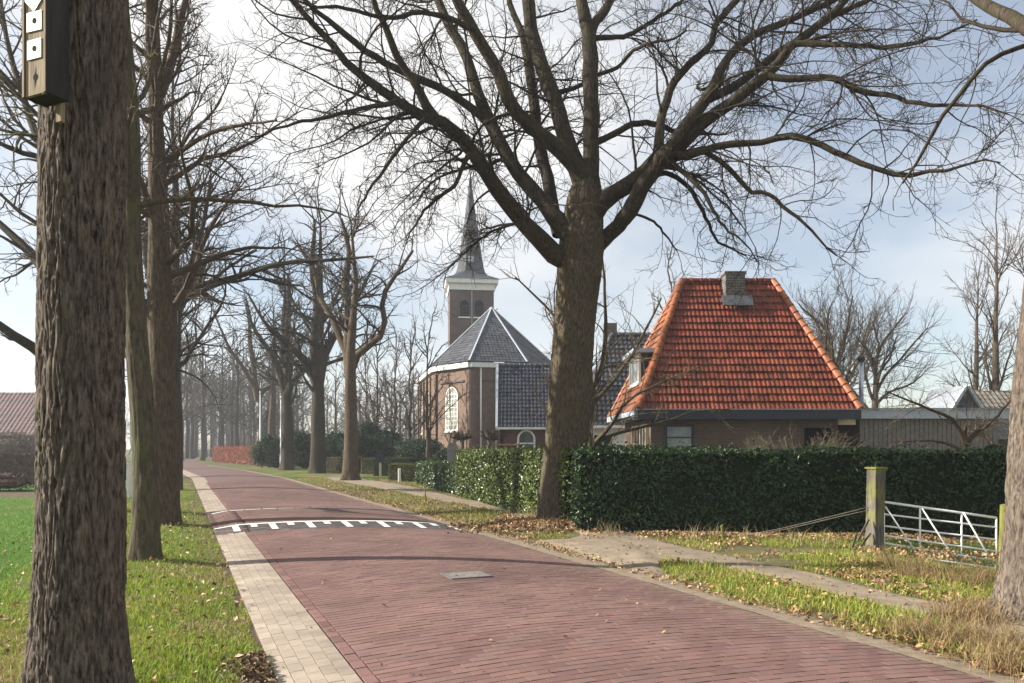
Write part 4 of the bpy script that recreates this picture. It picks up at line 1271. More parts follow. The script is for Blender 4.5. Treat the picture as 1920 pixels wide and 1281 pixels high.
p = at(8, HOR, 30.0); shrub('compost_heap', 'dark heap of garden waste at the left edge beyond the lawn', p, (1.3, 0.9, 0.75), 1200, 0.14, (0.075, 0.06, 0.045), 0.35, 'leaf', 'core_brown', asp=0.3, cat='heap', inner=0.6)

# winter shrub in front of the brick wall: many fine upright stems
p = SHRUB_P
n = 240
ws = thing('winter_shrub', 'pale twiggy shrub rising above the hedge before the brick wall', 'shrub', (p[0], p[1], 0.0))
a = rng.random(n) * 6.28; rr = 0.25 * rng.random(n)
st = np.stack([p[0] + rr * np.cos(a), p[1] + rr * np.sin(a), np.zeros(n)], 1)
d = nrm(np.stack([np.cos(a) * 0.45, np.sin(a) * 0.45, np.ones(n)], 1) + rng.normal(size=(n, 3)) * 0.12)
K = 7; P = np.empty((n, K, 3)); P[:, 0] = st
Ls = 1.7 + 0.75 * rng.random(n)
for i in range(1, K):
    d = nrm(d + rng.normal(size=(n, 3)) * 0.08 + np.stack([np.cos(a), np.sin(a), a * 0], 1) * 0.07)
    P[:, i] = P[:, i - 1] + d * (Ls / (K - 1))[:, None]
R = np.linspace(0.009, 0.004, K)[None].repeat(n, 0)
lv = [(P, R, 4)] + crown_levels(P, R, [dict(a=(4.5, 0.3, 1.0, 42, 14, 0.3, 0.15, 0.5, 5, 0.2, 0.05, 0.6, 0.004, 0.003), n=3), dict(a=(6.0, 0.2, 1.0, 42, 14, 0.4, 0.08, 0.2, 3, 0.2, 0.05, 0.7, 0.0035, 0.003), n=3)])
V, q = pack(lv); put('stems', V, q, M['twig_lit'], ws)

# small spruce behind the beech hedge
p = at(503, HOR, 86)
sp = thing('spruce_tree', 'small blue green spruce behind the brown end of the beech hedge', 'tree', (p[0], p[1], 0))
c = np.array([(p[0], p[1], 0, 0.12), (p[0], p[1], 3, 0.08), (p[0], p[1], 6.0, 0.02)])
cs_ = spline(c, 8); V, q = tubes(cs_[None, :, :3], cs_[None, :, 3], 8); put('trunk', V, q, M['bark_brown'], sp)
n = 3600
hz = rng.random(n) ** 1.4; lay_ = np.floor(hz * 16) / 16 + 0.02 * rng.random(n)
a = rng.random(n) * 6.28; r = (1.55 * (1 - lay_) + 0.08) * np.sqrt(0.15 + 0.85 * rng.random(n))
P = np.stack([p[0] + r * np.cos(a), p[1] + r * np.sin(a), 0.3 + lay_ * 5.8 - 0.25 * r], 1)
N = nrm(np.stack([np.cos(a), np.sin(a), np.full(n, 0.9)], 1))
V, t_, cc = leaves(P, N, 0.30 + 0.2 * rng.random(n), 0.35, 0.5, np.array([0.028, 0.062, 0.050])[None] * (0.6 + 0.8 * rng.random((n, 1))))
tag(link('crown', np_mesh('crown', V - origin(sp), tris=t_, col=cc), M['leaf'], sp), kind='stuff')

# ---- the far wood that closes the horizon: nobody could count its stems
n = 460
ang_ = np.radians(-46 + 84 * rng.random(n)); dist = 215 + 60 * rng.random(n)
st = np.stack([dist * np.sin(ang_), dist * np.cos(ang_), np.zeros(n)], 1)
K = 5; P = np.empty((n, K, 3)); P[:, 0] = st
hh = 11 + 6 * rng.random(n)
for i in range(1, K): P[:, i] = P[:, i - 1] + np.stack([rng.normal(0, 0.35, n), rng.normal(0, 0.35, n), hh / (K - 1)], 1)
R = np.linspace(0.24, 0.05, K)[None].repeat(n, 0) * (0.6 + 0.7 * rng.random((n, 1)))
lv = [(P, R, 4)] + crown_levels(P, R, [dict(a=(0.6, 0.12, 0.98, 50, 14, 0.34, 1.5, 5.0, 4, 0.16, 0.08, 0.5, 0.07, 0.035), k=dict(cont=1.0), n=3),
                                       dict(a=(0.7, 0.15, 1.0, 46, 14, 0.5, 0.8, 2.4, 3, 0.18, 0.06, 0.6, 0.05, 0.03), n=3)])
V, q = pack(lv)
print('far wood quads', len(q))
tag(link('far_woods', np_mesh('far_woods', V, quads=q, smooth=True), M['twig_brown']), 'grey leafless wood closing the horizon far behind everything', 'woods', kind='stuff')

# brushwood below the far trees
n = 1000
pxs = 300 + 500 * rng.random(n); dist = 105 + 100 * rng.random(n)
st = np.stack([(pxs - 960) / FPX * dist, dist, np.zeros(n)], 1)
sr, tr_ = road_st(st[:, 0], st[:, 1]); st = st[(np.abs(tr_ - 2.4) > 4.5)]; n = len(st)
K = 4; P = np.empty((n, K, 3)); P[:, 0] = st
hh = 2.0 + 3.0 * rng.random(n)
for i in range(1, K): P[:, i] = P[:, i - 1] + np.stack([rng.normal(0, 0.3, n), rng.normal(0, 0.3, n), hh / (K - 1)], 1)
R = np.linspace(0.06, 0.025, K)[None].repeat(n, 0)
lv = [(P, R, 3)] + crown_levels(P, R, [dict(a=(1.3, 0.1, 1.0, 46, 15, 0.5, 0.8, 2.2, 4, 0.16, 0.1, 0.7, 0.03, 0.02), n=3)])
V, q = pack(lv)
tag(link('brushwood_undergrowth', np_mesh('brushwood_undergrowth', V, quads=q, smooth=True), M['twig_brown']), 'low leafless brushwood between the far trunks', 'undergrowth', kind='stuff')

# ------------------------------------------------------------------ buildings
M['tile_red'] = m_attr('red_clay_tile', 0.5, 0.25, 0.25, 18.0, 0.1, 0.38, 1.1)
M['tile_dark'] = m_attr('dark_glazed_tile', 0.30, 0.45, 0.25, 14.0, 0.1)
M['slate'] = m_attr('grey_roof_tile', 0.6, 0.35, 0.25, 10.0, 0.1, 0.3, 0.6)
M['deck'] = m_plain('roof_underlay', (0.03, 0.02, 0.018), 0.95, 0.05)
M['wall_brown'] = m_brick('brown_wall_brick', (0.175, 0.095, 0.070), (0.12, 0.070, 0.056), (0.17, 0.145, 0.125), 0.22, 0.072, 0.014)
M['wall_church'] = m_brick('church_brick', (0.235, 0.145, 0.105), (0.19, 0.118, 0.088), (0.20, 0.165, 0.135), 0.22, 0.065, 0.010)
M['wall_tower'] = m_brick('tower_brick', (0.155, 0.105, 0.095), (0.125, 0.088, 0.082), (0.15, 0.125, 0.115), 0.22, 0.065, 0.010)
M['wall_red'] = m_brick('dark_red_brick', (0.15, 0.045, 0.040), (0.12, 0.040, 0.036), (0.10, 0.06, 0.05), 0.22, 0.065, 0.010)
M['grey_brick'] = m_brick('grey_chimney_brick', (0.135, 0.125, 0.115), (0.08, 0.075, 0.07), (0.22, 0.20, 0.185), 0.24, 0.10, 0.022)
M['lead'] = m_plain('lead_flashing', (0.20, 0.22, 0.25), 0.6, 0.4, 0.3, 8.0)
M['lead_dark'] = m_plain('dull_lead', (0.085, 0.092, 0.105), 0.7, 0.3, 0.5, 9.0)
M['fascia'] = m_plain('dark_blue_fascia', (0.022, 0.026, 0.040), 0.5, 0.4, 0.2)
M['fascia_grey'] = m_plain('blue_grey_fascia', (0.36, 0.40, 0.45), 0.6, 0.3, 0.12)
M['board'] = m_plain('weathered_grey_board', (0.165, 0.15, 0.135), 0.85, 0.2, 0.3, 9.0)
M['steel'] = m_plain('steel_flue', (0.45, 0.47, 0.50), 0.35, 0.5, 0.1, 4.0, 0.8)
M['stone'] = m_plain('grave_stone', (0.20, 0.20, 0.20), 0.85, 0.2, 0.35, 7.0)
M['blind'] = m_plain('pale_window_blind', (0.24, 0.28, 0.30), 0.25, 0.5, 0.3, 3.0)
M['churchglass'] = m_plain('leaded_church_glass', (0.27, 0.27, 0.23), 0.35, 0.5, 0.35, 5.0)
M['slatewall'] = m_plain('spire_slate', (0.050, 0.054, 0.064), 0.7, 0.2, 0.35, 3.0)


def tile_face(parent, A, B, C, D, tw, th, mat, col, csd, nmax=0, name='roof_tile', amp=0.026, ns=7, lip=0.032, skip=None, deck=True):
    """overlapping curved tiles on the plane A,B (eave, left to right from outside), C,D (top)"""
    A, B, C, D = (np.array(p, float) for p in (A, B, C, D))
    u = nrm((B - A)[None])[0]; nn = nrm(np.cross(u, D - A)[None])[0]; v = np.cross(nn, u)
    W = (B - A) @ u
    Hh = max((D - A) @ v, (C - A) @ v)
    lu, ru = (D - A) @ u, (C - A) @ u
    hl, hr = (D - A) @ v, (C - A) @ v
    if deck:
        m = MB()
        pts = [A, B, C, D] if np.linalg.norm(C - D) > 0.05 else [A, B, C]
        m.poly([p - nn * 0.03 for p in pts]); m.build('roof_deck', M['deck'], parent)
    xs = np.linspace(0, 1, ns)
    prof = amp * np.sin(2 * np.pi * xs)
    base = np.array([(x * tw, 0.0, p + lip) for x, p in zip(xs, prof)] + [(x * tw, th * 1.08, p + 0.004) for x, p in zip(xs, prof)] + [(x * tw, 0.075, p - 0.004) for x, p in zip(xs, prof)])
    q = np.array([[k, k + 1, ns + k + 1, ns + k] for k in range(ns - 1)] + [[2 * ns + k, 2 * ns + k + 1, k + 1, k] for k in range(ns - 1)])
    singles, Vs, cols = [], [], []
    for r in range(int(math.ceil(Hh / th))):
        v0 = r * th; v1 = min(v0 + th * 1.08, Hh)
        a0, a1 = lu * min(v0 / hl, 1), lu * min(v1 / hl, 1)
        b0, b1 = W + (ru - W) * min(v0 / hr, 1), W + (ru - W) * min(v1 / hr, 1)
        k0, k1 = int(math.floor(min(a0, a1) / tw)), int(math.ceil(max(b0, b1) / tw))
        for k in range(k0, k1):
            x0, x1 = k * tw, (k + 1) * tw
            if x1 < min(a0, a1) or x0 > max(b0, b1): continue
            if skip is not None and skip((x0 + x1) / 2, v0 + th / 2): continue
            c = np.array(col) * max(0.4, 1 + csd * rng.normal())
            c = c * (1 + 0.06 * rng.normal(size=3))
            full = x0 >= max(a0, a1) and x1 <= min(b0, b1) and v0 + th * 1.08 <= Hh
            dz = 0.006 * rng.normal()
            if full and len(singles) < nmax:
                singles.append((x0, v0, dz)); continue
            L = base.copy(); L[:, 0] += x0; L[:, 1] = np.minimum(L[:, 1] + v0, Hh); L[:, 2] += dz
            f = np.minimum(L[:, 1] / hl, 1); g = np.minimum(L[:, 1] / hr, 1)
            L[:, 0] = np.clip(L[:, 0], lu * f, W + (ru - W) * g)
            Vs.append(L); cols.append(np.repeat(c[None], len(L), 0))
    o0 = origin(parent)
    Mx = np.stack([u, v, nn])
    if Vs:
        V = np.concatenate(Vs) @ Mx + A - o0
        Q = (q[None] + (3 * ns) * np.arange(len(Vs))[:, None, None]).reshape(-1, 4)
        tag(link(name + '_rows', np_mesh(name + '_rows', V, quads=Q, col=np.concatenate(cols), smooth=False), M[mat], parent), kind='stuff')
    if singles:
        shapes = []
        for k in range(10):
            c = np.array(col) * max(0.4, 1 + csd * rng.normal()) * (1 + 0.06 * rng.normal(size=3))
            me = np_mesh(name, base, quads=q, col=np.repeat(c[None], len(base), 0)); me.materials.append(M[mat]); shapes.append(me)
        mt = Matrix([list(u), list(v), list(nn)]).transposed().to_4x4()
        for (x0, v0, dz) in singles:
            o = bpy.data.objects.new(name, shapes[random.randrange(10)])
            p = A + u * x0 + v * v0 + nn * dz - o0
            o.matrix_world = Matrix.Translation(tuple(p)) @ mt @ Matrix.Rotation(random.gauss(0, 0.014), 4, 'Z')
            o.parent = parent
            COL.objects.link(o)


def ridge_tiles(parent, A, B, r, L, mat, col, name='hip_tile'):
    """half-round cap tiles along a hip or ridge, each its own piece"""
    A, B = np.array(A, float), np.array(B, float)
    t = nrm((B - A)[None])[0]; D = np.linalg.norm(B - A)
    side = nrm(np.cross(t, (0, 0, 1.0))[None])[0]; upv = np.cross(side, t)
    ns = 9
    a = np.linspace(-0.25, np.pi + 0.25, ns)
    base = []
    for (x, rr) in ((0.0, r * 1.1), (L * 0.12, r * 1.12), (L * 0.16, r), (L * 1.06, r * 0.93)):
        base += [(x, rr * math.cos(w), rr * math.sin(w)) for w in a]
    base += [(0.0, (r - 0.03) * math.cos(w), (r - 0.03) * math.sin(w)) for w in a]
    base = np.array(base)
    q = [[g * ns + k, g * ns + k + 1, (g + 1) * ns + k + 1, (g + 1) * ns + k] for g in range(3) for k in range(ns - 1)] + [[4 * ns + k, 4 * ns + k + 1, k + 1, k] for k in range(ns - 1)]
    q = np.array(q)
    shapes = []
    for k in range(6):
        c = np.array(col) * (1 + 0.14 * rng.normal())
        me = np_mesh(name, base, quads=q, col=np.repeat(c[None], len(base), 0), smooth=True); me.materials.append(M[mat]); shapes.append(me)
    mt = Matrix([list(t), list(side), list(upv)]).transposed().to_4x4()
    o0 = origin(parent)
    n = int(round(D / L))
    for k in range(n):
        o = bpy.data.objects.new(name, shapes[random.randrange(6)])
        o.matrix_world = Matrix.Translation(tuple(A + t * (D * k / n) - o0 + upv * random.gauss(0, 0.004))) @ mt
        o.parent = parent; COL.objects.link(o)


def window(parent, c, r, nv, w, h, cols, rows, fm='white', pm='glass', fw=0.08, dep=0.09, name='window', sill=True):
    """framed window standing 4 cm proud of the wall; panes are sub-parts"""
    c, r, nv = np.array(c, float), nrm(np.array([r], float))[0], nrm(np.array([nv], float))[0]
    up = np.array([0, 0, 1.0])

    def slab(m, a, b, z0, z1, d0, d1):
        m.hexa([c + r * x + up * z + nv * d for z in (z0, z1) for (x, d) in ((a, d1), (b, d1), (b, d0), (a, d0))])
    f = MB()
    slab(f, -w / 2, -w / 2 + fw, -h / 2, h / 2, -0.05, dep); slab(f, w / 2 - fw, w / 2, -h / 2, h / 2, -0.05, dep)
    slab(f, -w / 2 + fw, w / 2 - fw, h / 2 - fw, h / 2, -0.05, dep - 0.003); slab(f, -w / 2 + fw, w / 2 - fw, -h / 2, -h / 2 + fw, -0.05, dep - 0.003)
    iw, ih = w - 2 * fw, h - 2 * fw
    b = fw * 0.55
    for k in range(1, cols): x = -iw / 2 + iw * k / cols; slab(f, x - b / 2, x + b / 2, -ih / 2, ih / 2, 0.0, dep - 0.02)
    for k in range(1, rows): z = -ih / 2 + ih * k / rows; slab(f, -iw / 2, iw / 2, z - b / 2, z + b / 2, 0.0, dep - 0.024)
    if sill: slab(f, -w / 2 - 0.06, w / 2 + 0.06, -h / 2 - 0.07, -h / 2 - 0.001, -0.02, dep + 0.05)
    wo = f.build(name, M[fm], parent)
    for i in range(cols):
        for j in range(rows):
            x0, x1 = -iw / 2 + iw * i / cols, -iw / 2 + iw * (i + 1) / cols
            z0, z1 = -ih / 2 + ih * j / rows, -ih / 2 + ih * (j + 1) / rows
            g = MB(); slab(g, x0, x1, z0, z1, 0.012, 0.03); g.build('pane', M[pm], wo)
    return wo


def arch_pts(w, h, n=12):
    """outline of a round-headed opening, centred below: x,z from the sill up"""
    r = w / 2
    return [(-r, 0), (r, 0)] + [(r * math.cos(a), h - r + r * math.sin(a)) for a in np.linspace(0, math.pi, n)]


def arch_window(parent, c, r, nv, w, h, pm, fm, name, bars=True, frame=0.12, sill_m='white', proud=0.04, zs=0):
    c, r, nv = np.array(c, float), nrm(np.array([r], float))[0], nrm(np.array([nv], float))[0]
    up = np.array([0, 0, 1.0])
    o1, i1 = arch_pts(w, h), arch_pts(w - 2 * frame, h - 2 * frame)
    f = MB()
    n = len(o1)
    P = lambda a, d, dz=0.0: c + r * a[0] + up * (a[1] + dz) + nv * d
    for k in range(n):
        j = (k + 1) % n
        f.poly([P(o1[k], proud), P(o1[j], proud), P(i1[j], proud, frame), P(i1[k], proud, frame)])
        f.poly([P(o1[j], proud), P(o1[k], proud), P(o1[k], -0.05), P(o1[j], -0.05)])
        f.poly([P(i1[k], proud, frame), P(i1[j], proud, frame), P(i1[j], 0.004, frame), P(i1[k], 0.004, frame)])
    wo = f.build(name, M[fm], parent)
    g = MB(); g.poly([P(a, 0.012, frame) for a in i1]); g.build('pane', M[pm], wo)
    if bars:
        m = MB(); iw, ih = w - 2 * frame, h - 2 * frame
        for k in range(1, 4): x = -iw / 2 + iw * k / 4; m.bar(P((x, 0), 0.03, frame), P((x, ih - iw * 0.5 + (iw * 0.43 if k == 2 else iw * 0.36)), 0.03, frame), 0.05, 0.03, nv)
        for k in range(1, 9): z = ih * k / 9.5; m.bar(P((-iw / 2, z), 0.028, frame), P((iw / 2, z), 0.028, frame), 0.045, 0.03, nv)
        m.build('glazing_bars', M[fm], wo)
    m = MB(); m.bar(P((-w / 2 - 0.1, -0.08), 0.05), P((w / 2 + 0.1, -0.08), 0.05), 0.16, 0.14); m.build('sill', M[sill_m], wo)
    return wo


# ---- house with the red tiled hipped roof
EZ = 3.02
FL, FR, BL, BR = (np.array((4.40, 27.0, EZ)), np.array((12.15, 27.0, EZ)), np.array((4.22, 33.4, EZ)), np.array((11.97, 33.4, EZ)))
RL_, RR_ = np.array((6.60, 30.1, 8.18)), np.array((10.15, 30.1, 8.18))
hs = thing('brick_house', 'brown brick house with a steep red tiled hipped roof behind the dark hedge', 'house', (8.2, 30.0, 0))
wl_ = MB()
C4 = [(4.95, 27.55), (11.6, 27.55), (11.45, 32.9), (4.80, 32.9)]
for k in range(4): wl_.wall(C4[k], C4[(k + 1) % 4], -0.1, 2.72)
wl_.build('wall', M['wall_brown'], hs)
m = MB(); m.poly([FL + (0.1, 0.1, -0.30), BL + (0.1, -0.1, -0.30), BR + (-0.1, -0.1, -0.30), FR + (-0.1, 0.1, -0.30)]); m.build('soffit', M['fascia'], hs)
m = MB(); m.bar((4.38, 27.02, 2.855), (12.17, 27.02, 2.855), 0.16, 0.33); m.build('gutter', M['fascia'], hs)
m = MB(); m.bar((4.34, 27.00, 3.035), (12.20, 27.00, 3.035), 0.20, 0.025); m.build('gutter_lip', M['fascia_grey'], hs)
m = MB(); m.bar((4.36, 27.12, 2.90), (4.18, 33.4, 2.90), 0.16, 0.22); m.build('side_gutter', M['fascia_grey'], hs)
RED, RED_LIT = (0.205, 0.047, 0.024), (0.30, 0.098, 0.038)  # the orange is the tile red brightened to stand for sun on the left hip


def chim_gap(x, v):
    return False


tile_face(hs, FL, FR, RR_, RL_, 0.162, 0.325, 'tile_red', RED, 0.16, 300, 'roof_tile', lip=0.065, amp=0.016)
tile_face(hs, BL, FL, RL_, RL_, 0.185, 0.325, 'tile_red', RED_LIT, 0.12, 0, 'hip_face_tile', lip=0.06, amp=0.016)
tile_face(hs, FR, BR, RR_, RR_, 0.30, 0.40, 'tile_red', RED, 0.12, 0, 'rear_hip_tile', ns=4)
tile_face(hs, BR, BL, RL_, RR_, 0.30, 0.40, 'tile_red', RED, 0.12, 0, 'rear_tile', ns=4)
nrmf = np.array([0, -0.04, 0.02])
ridge_tiles(hs, FL + nrmf, RL_ + nrmf, 0.125, 0.36, 'tile_red', RED_LIT)
ridge_tiles(hs, FR + nrmf, RR_ + nrmf, 0.125, 0.36, 'tile_red', RED_LIT)
ridge_tiles(hs, BL, RL_, 0.125, 0.36, 'tile_red', RED_LIT)
ridge_tiles(hs, RL_ + (0, 0, 0.01), RR_ + (0, 0, 0.01), 0.115, 0.36, 'tile_red', RED, 'ridge_tile')
m = MB(); m.box((8.50, 29.72, 7.70), (0.74, 0.62, 1.22)); ch = m.build('chimney', M['grey_brick'], hs)
m = MB(); m.box((8.50, 29.72, 8.36), (0.82, 0.70, 0.10)); m.build('chimney_cap', M['grey_brick'], ch)
m = MB()
m.hexa([(7.98, 29.22, 7.05), (9.12, 29.22, 7.05), (9.12, 29.45, 7.42), (7.98, 29.45, 7.42), (7.98, 29.18, 7.09), (9.12, 29.18, 7.09), (9.12, 29.40, 7.50), (7.98, 29.40, 7.50)])
m.build('lead_apron', M['lead_dark'], ch)
window(hs, (5.95, 27.55, 1.68), (1, 0, 0), (0, -1, 0), 1.05, 1.7, 1, 4, 'fascia', 'blind', 0.09)
window(hs, (4.90, 29.6, 1.55), (0, -1, 0), (-1, -0.02, 0), 3.4, 2.0, 5, 1, 'cream', 'glass', 0.10)
m = MB(); m.bar((4.93, 27.53, 0.0), (4.93, 27.53, 2.70), 0.16, 0.16); m.build('corner_post', M['cream'], hs)
m = MB(); m.box((10.9, 27.53, 1.2), (0.95, 0.06, 2.4)); m.build('dark_doorway', M['black'], hs)  # near-black slab stands for the unlit door niche
# dormer on the sunny side
dm = MB(); dm.hexa([(4.80, 28.75, 4.05), (6.4, 28.75, 4.05), (6.4, 31.05, 4.05), (4.80, 31.05, 4.05), (4.80, 28.75, 5.22), (6.4, 28.75, 5.22), (6.4, 31.05, 5.22), (4.80, 31.05, 5.22)])
dr = dm.build('dormer', M['fascia'], hs)
m = MB(); m.box((5.35, 29.9, 5.30), (1.75, 2.75, 0.15)); m.build('dormer_roof', M['fascia_grey'], dr)
window(dr, (4.79, 29.9, 4.65), (0, -1, 0), (-1, 0, 0), 2.2, 1.1, 4, 1, 'white', 'blind', 0.09)
m = MB(); m.box((11.35, 30.9, 4.95), (1.1, 1.0, 0.9)); m.build('vent_dormer', M['fascia'], hs)

# ---- grey boarded shed with flat roof, joined to the house
sh = thing('timber_shed', 'flat roofed shed of grey vertical boards right of the red roof', 'shed', (15.2, 29.5, 0))
x0, x1, Yf = 12.55, 17.55, 27.9
m = MB(); m.hexa([(x0, Yf + 0.03, -0.1), (x1, Yf + 0.03, -0.1), (x1, 31.6, -0.1), (x0, 31.6, -0.1), (x0, Yf + 0.03, 2.78), (x1, Yf + 0.03, 2.78), (x1, 31.6, 2.78), (x0, 31.6, 2.78)]); m.build('wall', M['board'], sh)
bwid = 0.165
me_b = []
nbd = int((x1 - x0) / bwid)
for k in range(nbd):
    cx = x0 + bwid * (k + 0.5)
    m = MB(); m.box((cx, Yf + 0.012 + random.gauss(0, 0.003), 1.33), (bwid - 0.022, 0.028, 2.84)); m.build('board', M['board'], sh)
m = MB(); m.hexa([(x0 - 0.75, Yf - 0.22, 2.74), (x1 + 0.45, Yf - 0.22, 2.74), (x1 + 0.45, 31.9, 2.74), (x0 + 0.0, 31.9, 2.74), (x0 - 0.75, Yf - 0.22, 3.06), (x1 + 0.45, Yf - 0.22, 3.06), (x1 + 0.45, 31.9, 3.06), (x0 + 0.0, 31.9, 3.06)]); m.build('roof_edge', M['fascia_grey'], sh)
m = MB(); m.bar((x0 - 0.8, Yf - 0.25, 3.09), (x1 + 0.5, Yf - 0.25, 3.09), 0.08, 0.05); m.build('roof_trim', M['lead'], sh)
m = MB(); m.bar((x0 - 0.09, Yf + 0.02, -0.1), (x0 - 0.09, Yf + 0.02, 2.72), 0.14, 0.12); m.build('door_post', M['cream'], sh)
m = MB(); m.bar((x0 - 0.80, Yf + 0.02, 2.62), (x0 - 0.17, Yf + 0.02, 2.62), 0.12, 0.20); m.build('door_head', M['cream'], sh)
m = MB(); m.bar((x1 - 0.35, Yf - 0.07, -0.1), (x1 - 0.35, Yf - 0.07, 2.72), 0.07, 0.07); m.build('downpipe', M['white'], sh)
fl = thing('flue_pipe', 'straight steel flue pipe rising beside the right foot of the red roof', 'chimney pipe', (13.55, 30.0, 3.06))
m = MB(); m.tube([(13.55, 30.0, 3.06), (13.55, 30.0, 5.0)], 0.085, 14); m.build('pipe', M['steel'], fl)
m = MB(); m.tube([(13.55, 30.0, 4.0), (13.55, 30.0, 4.06)], 0.10, 14); m.build('collar', M['steel'], fl)
m = MB(); m.tube([(13.55, 30.0, 5.02), (13.55, 30.0, 5.10), (13.55, 30.0, 5.22), (13.55, 30.0, 5.27)], [0.07, 0.15, 0.15, 0.04], 14); m.build('cap', M['fascia'], fl)

# ---- small tiled house with a gabled dormer behind the shed
gbh = thing('small_house', 'low tiled building with a white edged gable behind the grey shed', 'house', (24.6, 40, 0))
m = MB()
for a, b in (((22.45, 38.6), (28.6, 38.6)), ((28.6, 38.6), (28.6, 43.6)), ((28.6, 43.6), (22.45, 43.6)), ((22.45, 43.6), (22.45, 38.6))): m.wall(a, b, -0.1, 2.2)
m.build('wall', M['wall_brown'], gbh)
tile_face(gbh, (22.3, 38.2, 2.1), (28.9, 38.2, 2.1), (28.9, 41.1, 4.75), (22.3, 41.1, 4.75), 0.26, 0.32, 'slate', (0.16, 0.14, 0.115), 0.15, 120, ns=5)
tile_face(gbh, (28.9, 44.0, 2.1), (22.3, 44.0, 2.1), (22.3, 41.1, 4.75), (28.9, 41.1, 4.75), 0.4, 0.4, 'slate', (0.16, 0.14, 0.115), 0.15, 0, 'rear_tile', ns=4)
ax_, ay_, az_ = 22.35, 38.0, 4.72
m = MB(); m.poly([(ax_ - 0.95, ay_ + 0.05, 3.25), (ax_ + 0.95, ay_ + 0.05, 3.25), (ax_, ay_ + 0.05, az_ - 0.05)]); m.poly([(ax_ - 0.95, ay_ + 0.05, 3.25), (ax_ - 0.95, ay_ + 3, 3.25), (ax_ + 0.95, ay_ + 3, 3.25), (ax_ + 0.95, ay_ + 0.05, 3.25)]); m.build('gable', M['fascia'], gbh)
for s in (-1, 1):
    m = MB(); m.bar((ax_ + s * 1.05, ay_, 3.12), (ax_ + s * 0.02, ay_, az_ + 0.02), 0.12, 0.24, (0, -1, 0)); m.build('bargeboard', M['fascia_grey'], gbh)
    m = MB(); m.poly([(ax_ + s * 1.1, ay_ + 0.06, 3.14), (ax_, ay_ + 0.06, az_ + 0.08), (ax_, ay_ + 3.2, az_ + 0.08), (ax_ + s * 1.1, ay_ + 3.2, 3.14)]); m.build('gable_roof', M['lead'], gbh)

# ---- dark tiled house half hidden behind the big oak
dh = thing('dark_roof_house', 'house with a dark glazed tile roof between the big oak and the red roof', 'house', (7.0, 42, 0))
m = MB()
for a, b in (((3.9, 40.4), (10.4, 40.4)), ((10.4, 40.4), (10.4, 47.0)), ((10.4, 47.0), (3.9, 47.0)), ((3.9, 47.0), (3.9, 40.4))): m.wall(a, b, -0.1, 2.85)
m.build('wall', M['white'], dh)
dA, dB, dC, dD = (3.55, 40.0, 2.85), (10.8, 40.0, 2.85), (9.6, 43.6, 8.1), (5.6, 43.6, 8.1)
tile_face(dh, dA, dB, dC, dD, 0.25, 0.33, 'tile_dark', (0.045, 0.048, 0.058), 0.2, 200, amp=0.028, lip=0.08)
tile_face(dh, (3.4, 47.2, 2.85), dA, dD, dD, 0.3, 0.33, 'tile_dark', (0.045, 0.048, 0.058), 0.2, 0, 'hip_face_tile', amp=0.035, ns=5)
tile_face(dh, dB, (11.0, 47.2, 2.85), dC, dC, 0.4, 0.4, 'tile_dark', (0.045, 0.048, 0.058), 0.2, 0, 'rear_hip_tile', ns=4)
tile_face(dh, (11.0, 47.2, 2.85), (3.4, 47.2, 2.85), dD, dC, 0.4, 0.4, 'tile_dark', (0.045, 0.048, 0.058), 0.2, 0, 'rear_tile', ns=4)
ridge_tiles(dh, dA, dD, 0.13, 0.4, 'tile_dark', (0.09, 0.09, 0.10))
ridge_tiles(dh, dD, dC, 0.13, 0.4, 'tile_dark', (0.09, 0.09, 0.10), 'ridge_tile')
m = MB(); m.box((5.55, 43.9, 8.0), (0.72, 0.72, 1.5)); m.build('chimney', M['grey_brick'], dh)
m = MB(); m.bar((3.5, 39.98, 2.80), (10.85, 39.98, 2.80), 0.16, 0.14); m.build('gutter', M['white'], dh)
window(dh, (4.75, 40.4, 1.65), (1, 0, 0), (0, -1, 0), 1.1, 1.6, 2, 1)

# ---- church
ch_ = thing('church', 'brown brick village church with polygonal choir, grey roof and slender spired tower', 'church', (-3.0, 70, 0))
V0, V1, V2, V3, V4, V5 = (np.array(p, float) for p in ((-9.65, 80.0), (-6.75, 67.4), (-3.42, 63.5), (1.11, 64.6), (3.86, 70.0), (1.5, 82.5)))
WZ = 8.55
AP, RT = np.array((-1.85, 70.2, 14.45)), np.array((-4.3, 84.5, 14.45))
ring = [V0, V1, V2, V3, V4, V5]
for k in range(5):
    m = MB(); m.wall(ring[k], ring[k + 1], -0.2, WZ, 0.4); m.build('wall', M['wall_church'], ch_)
m = MB(); m.wall(V5, V0, -0.2, WZ, 0.4); m.build('rear_wall', M['wall_church'], ch_)


def outw(a, b):
    t = (b - a) / np.linalg.norm(b - a); return np.array([t[1], -t[0]])


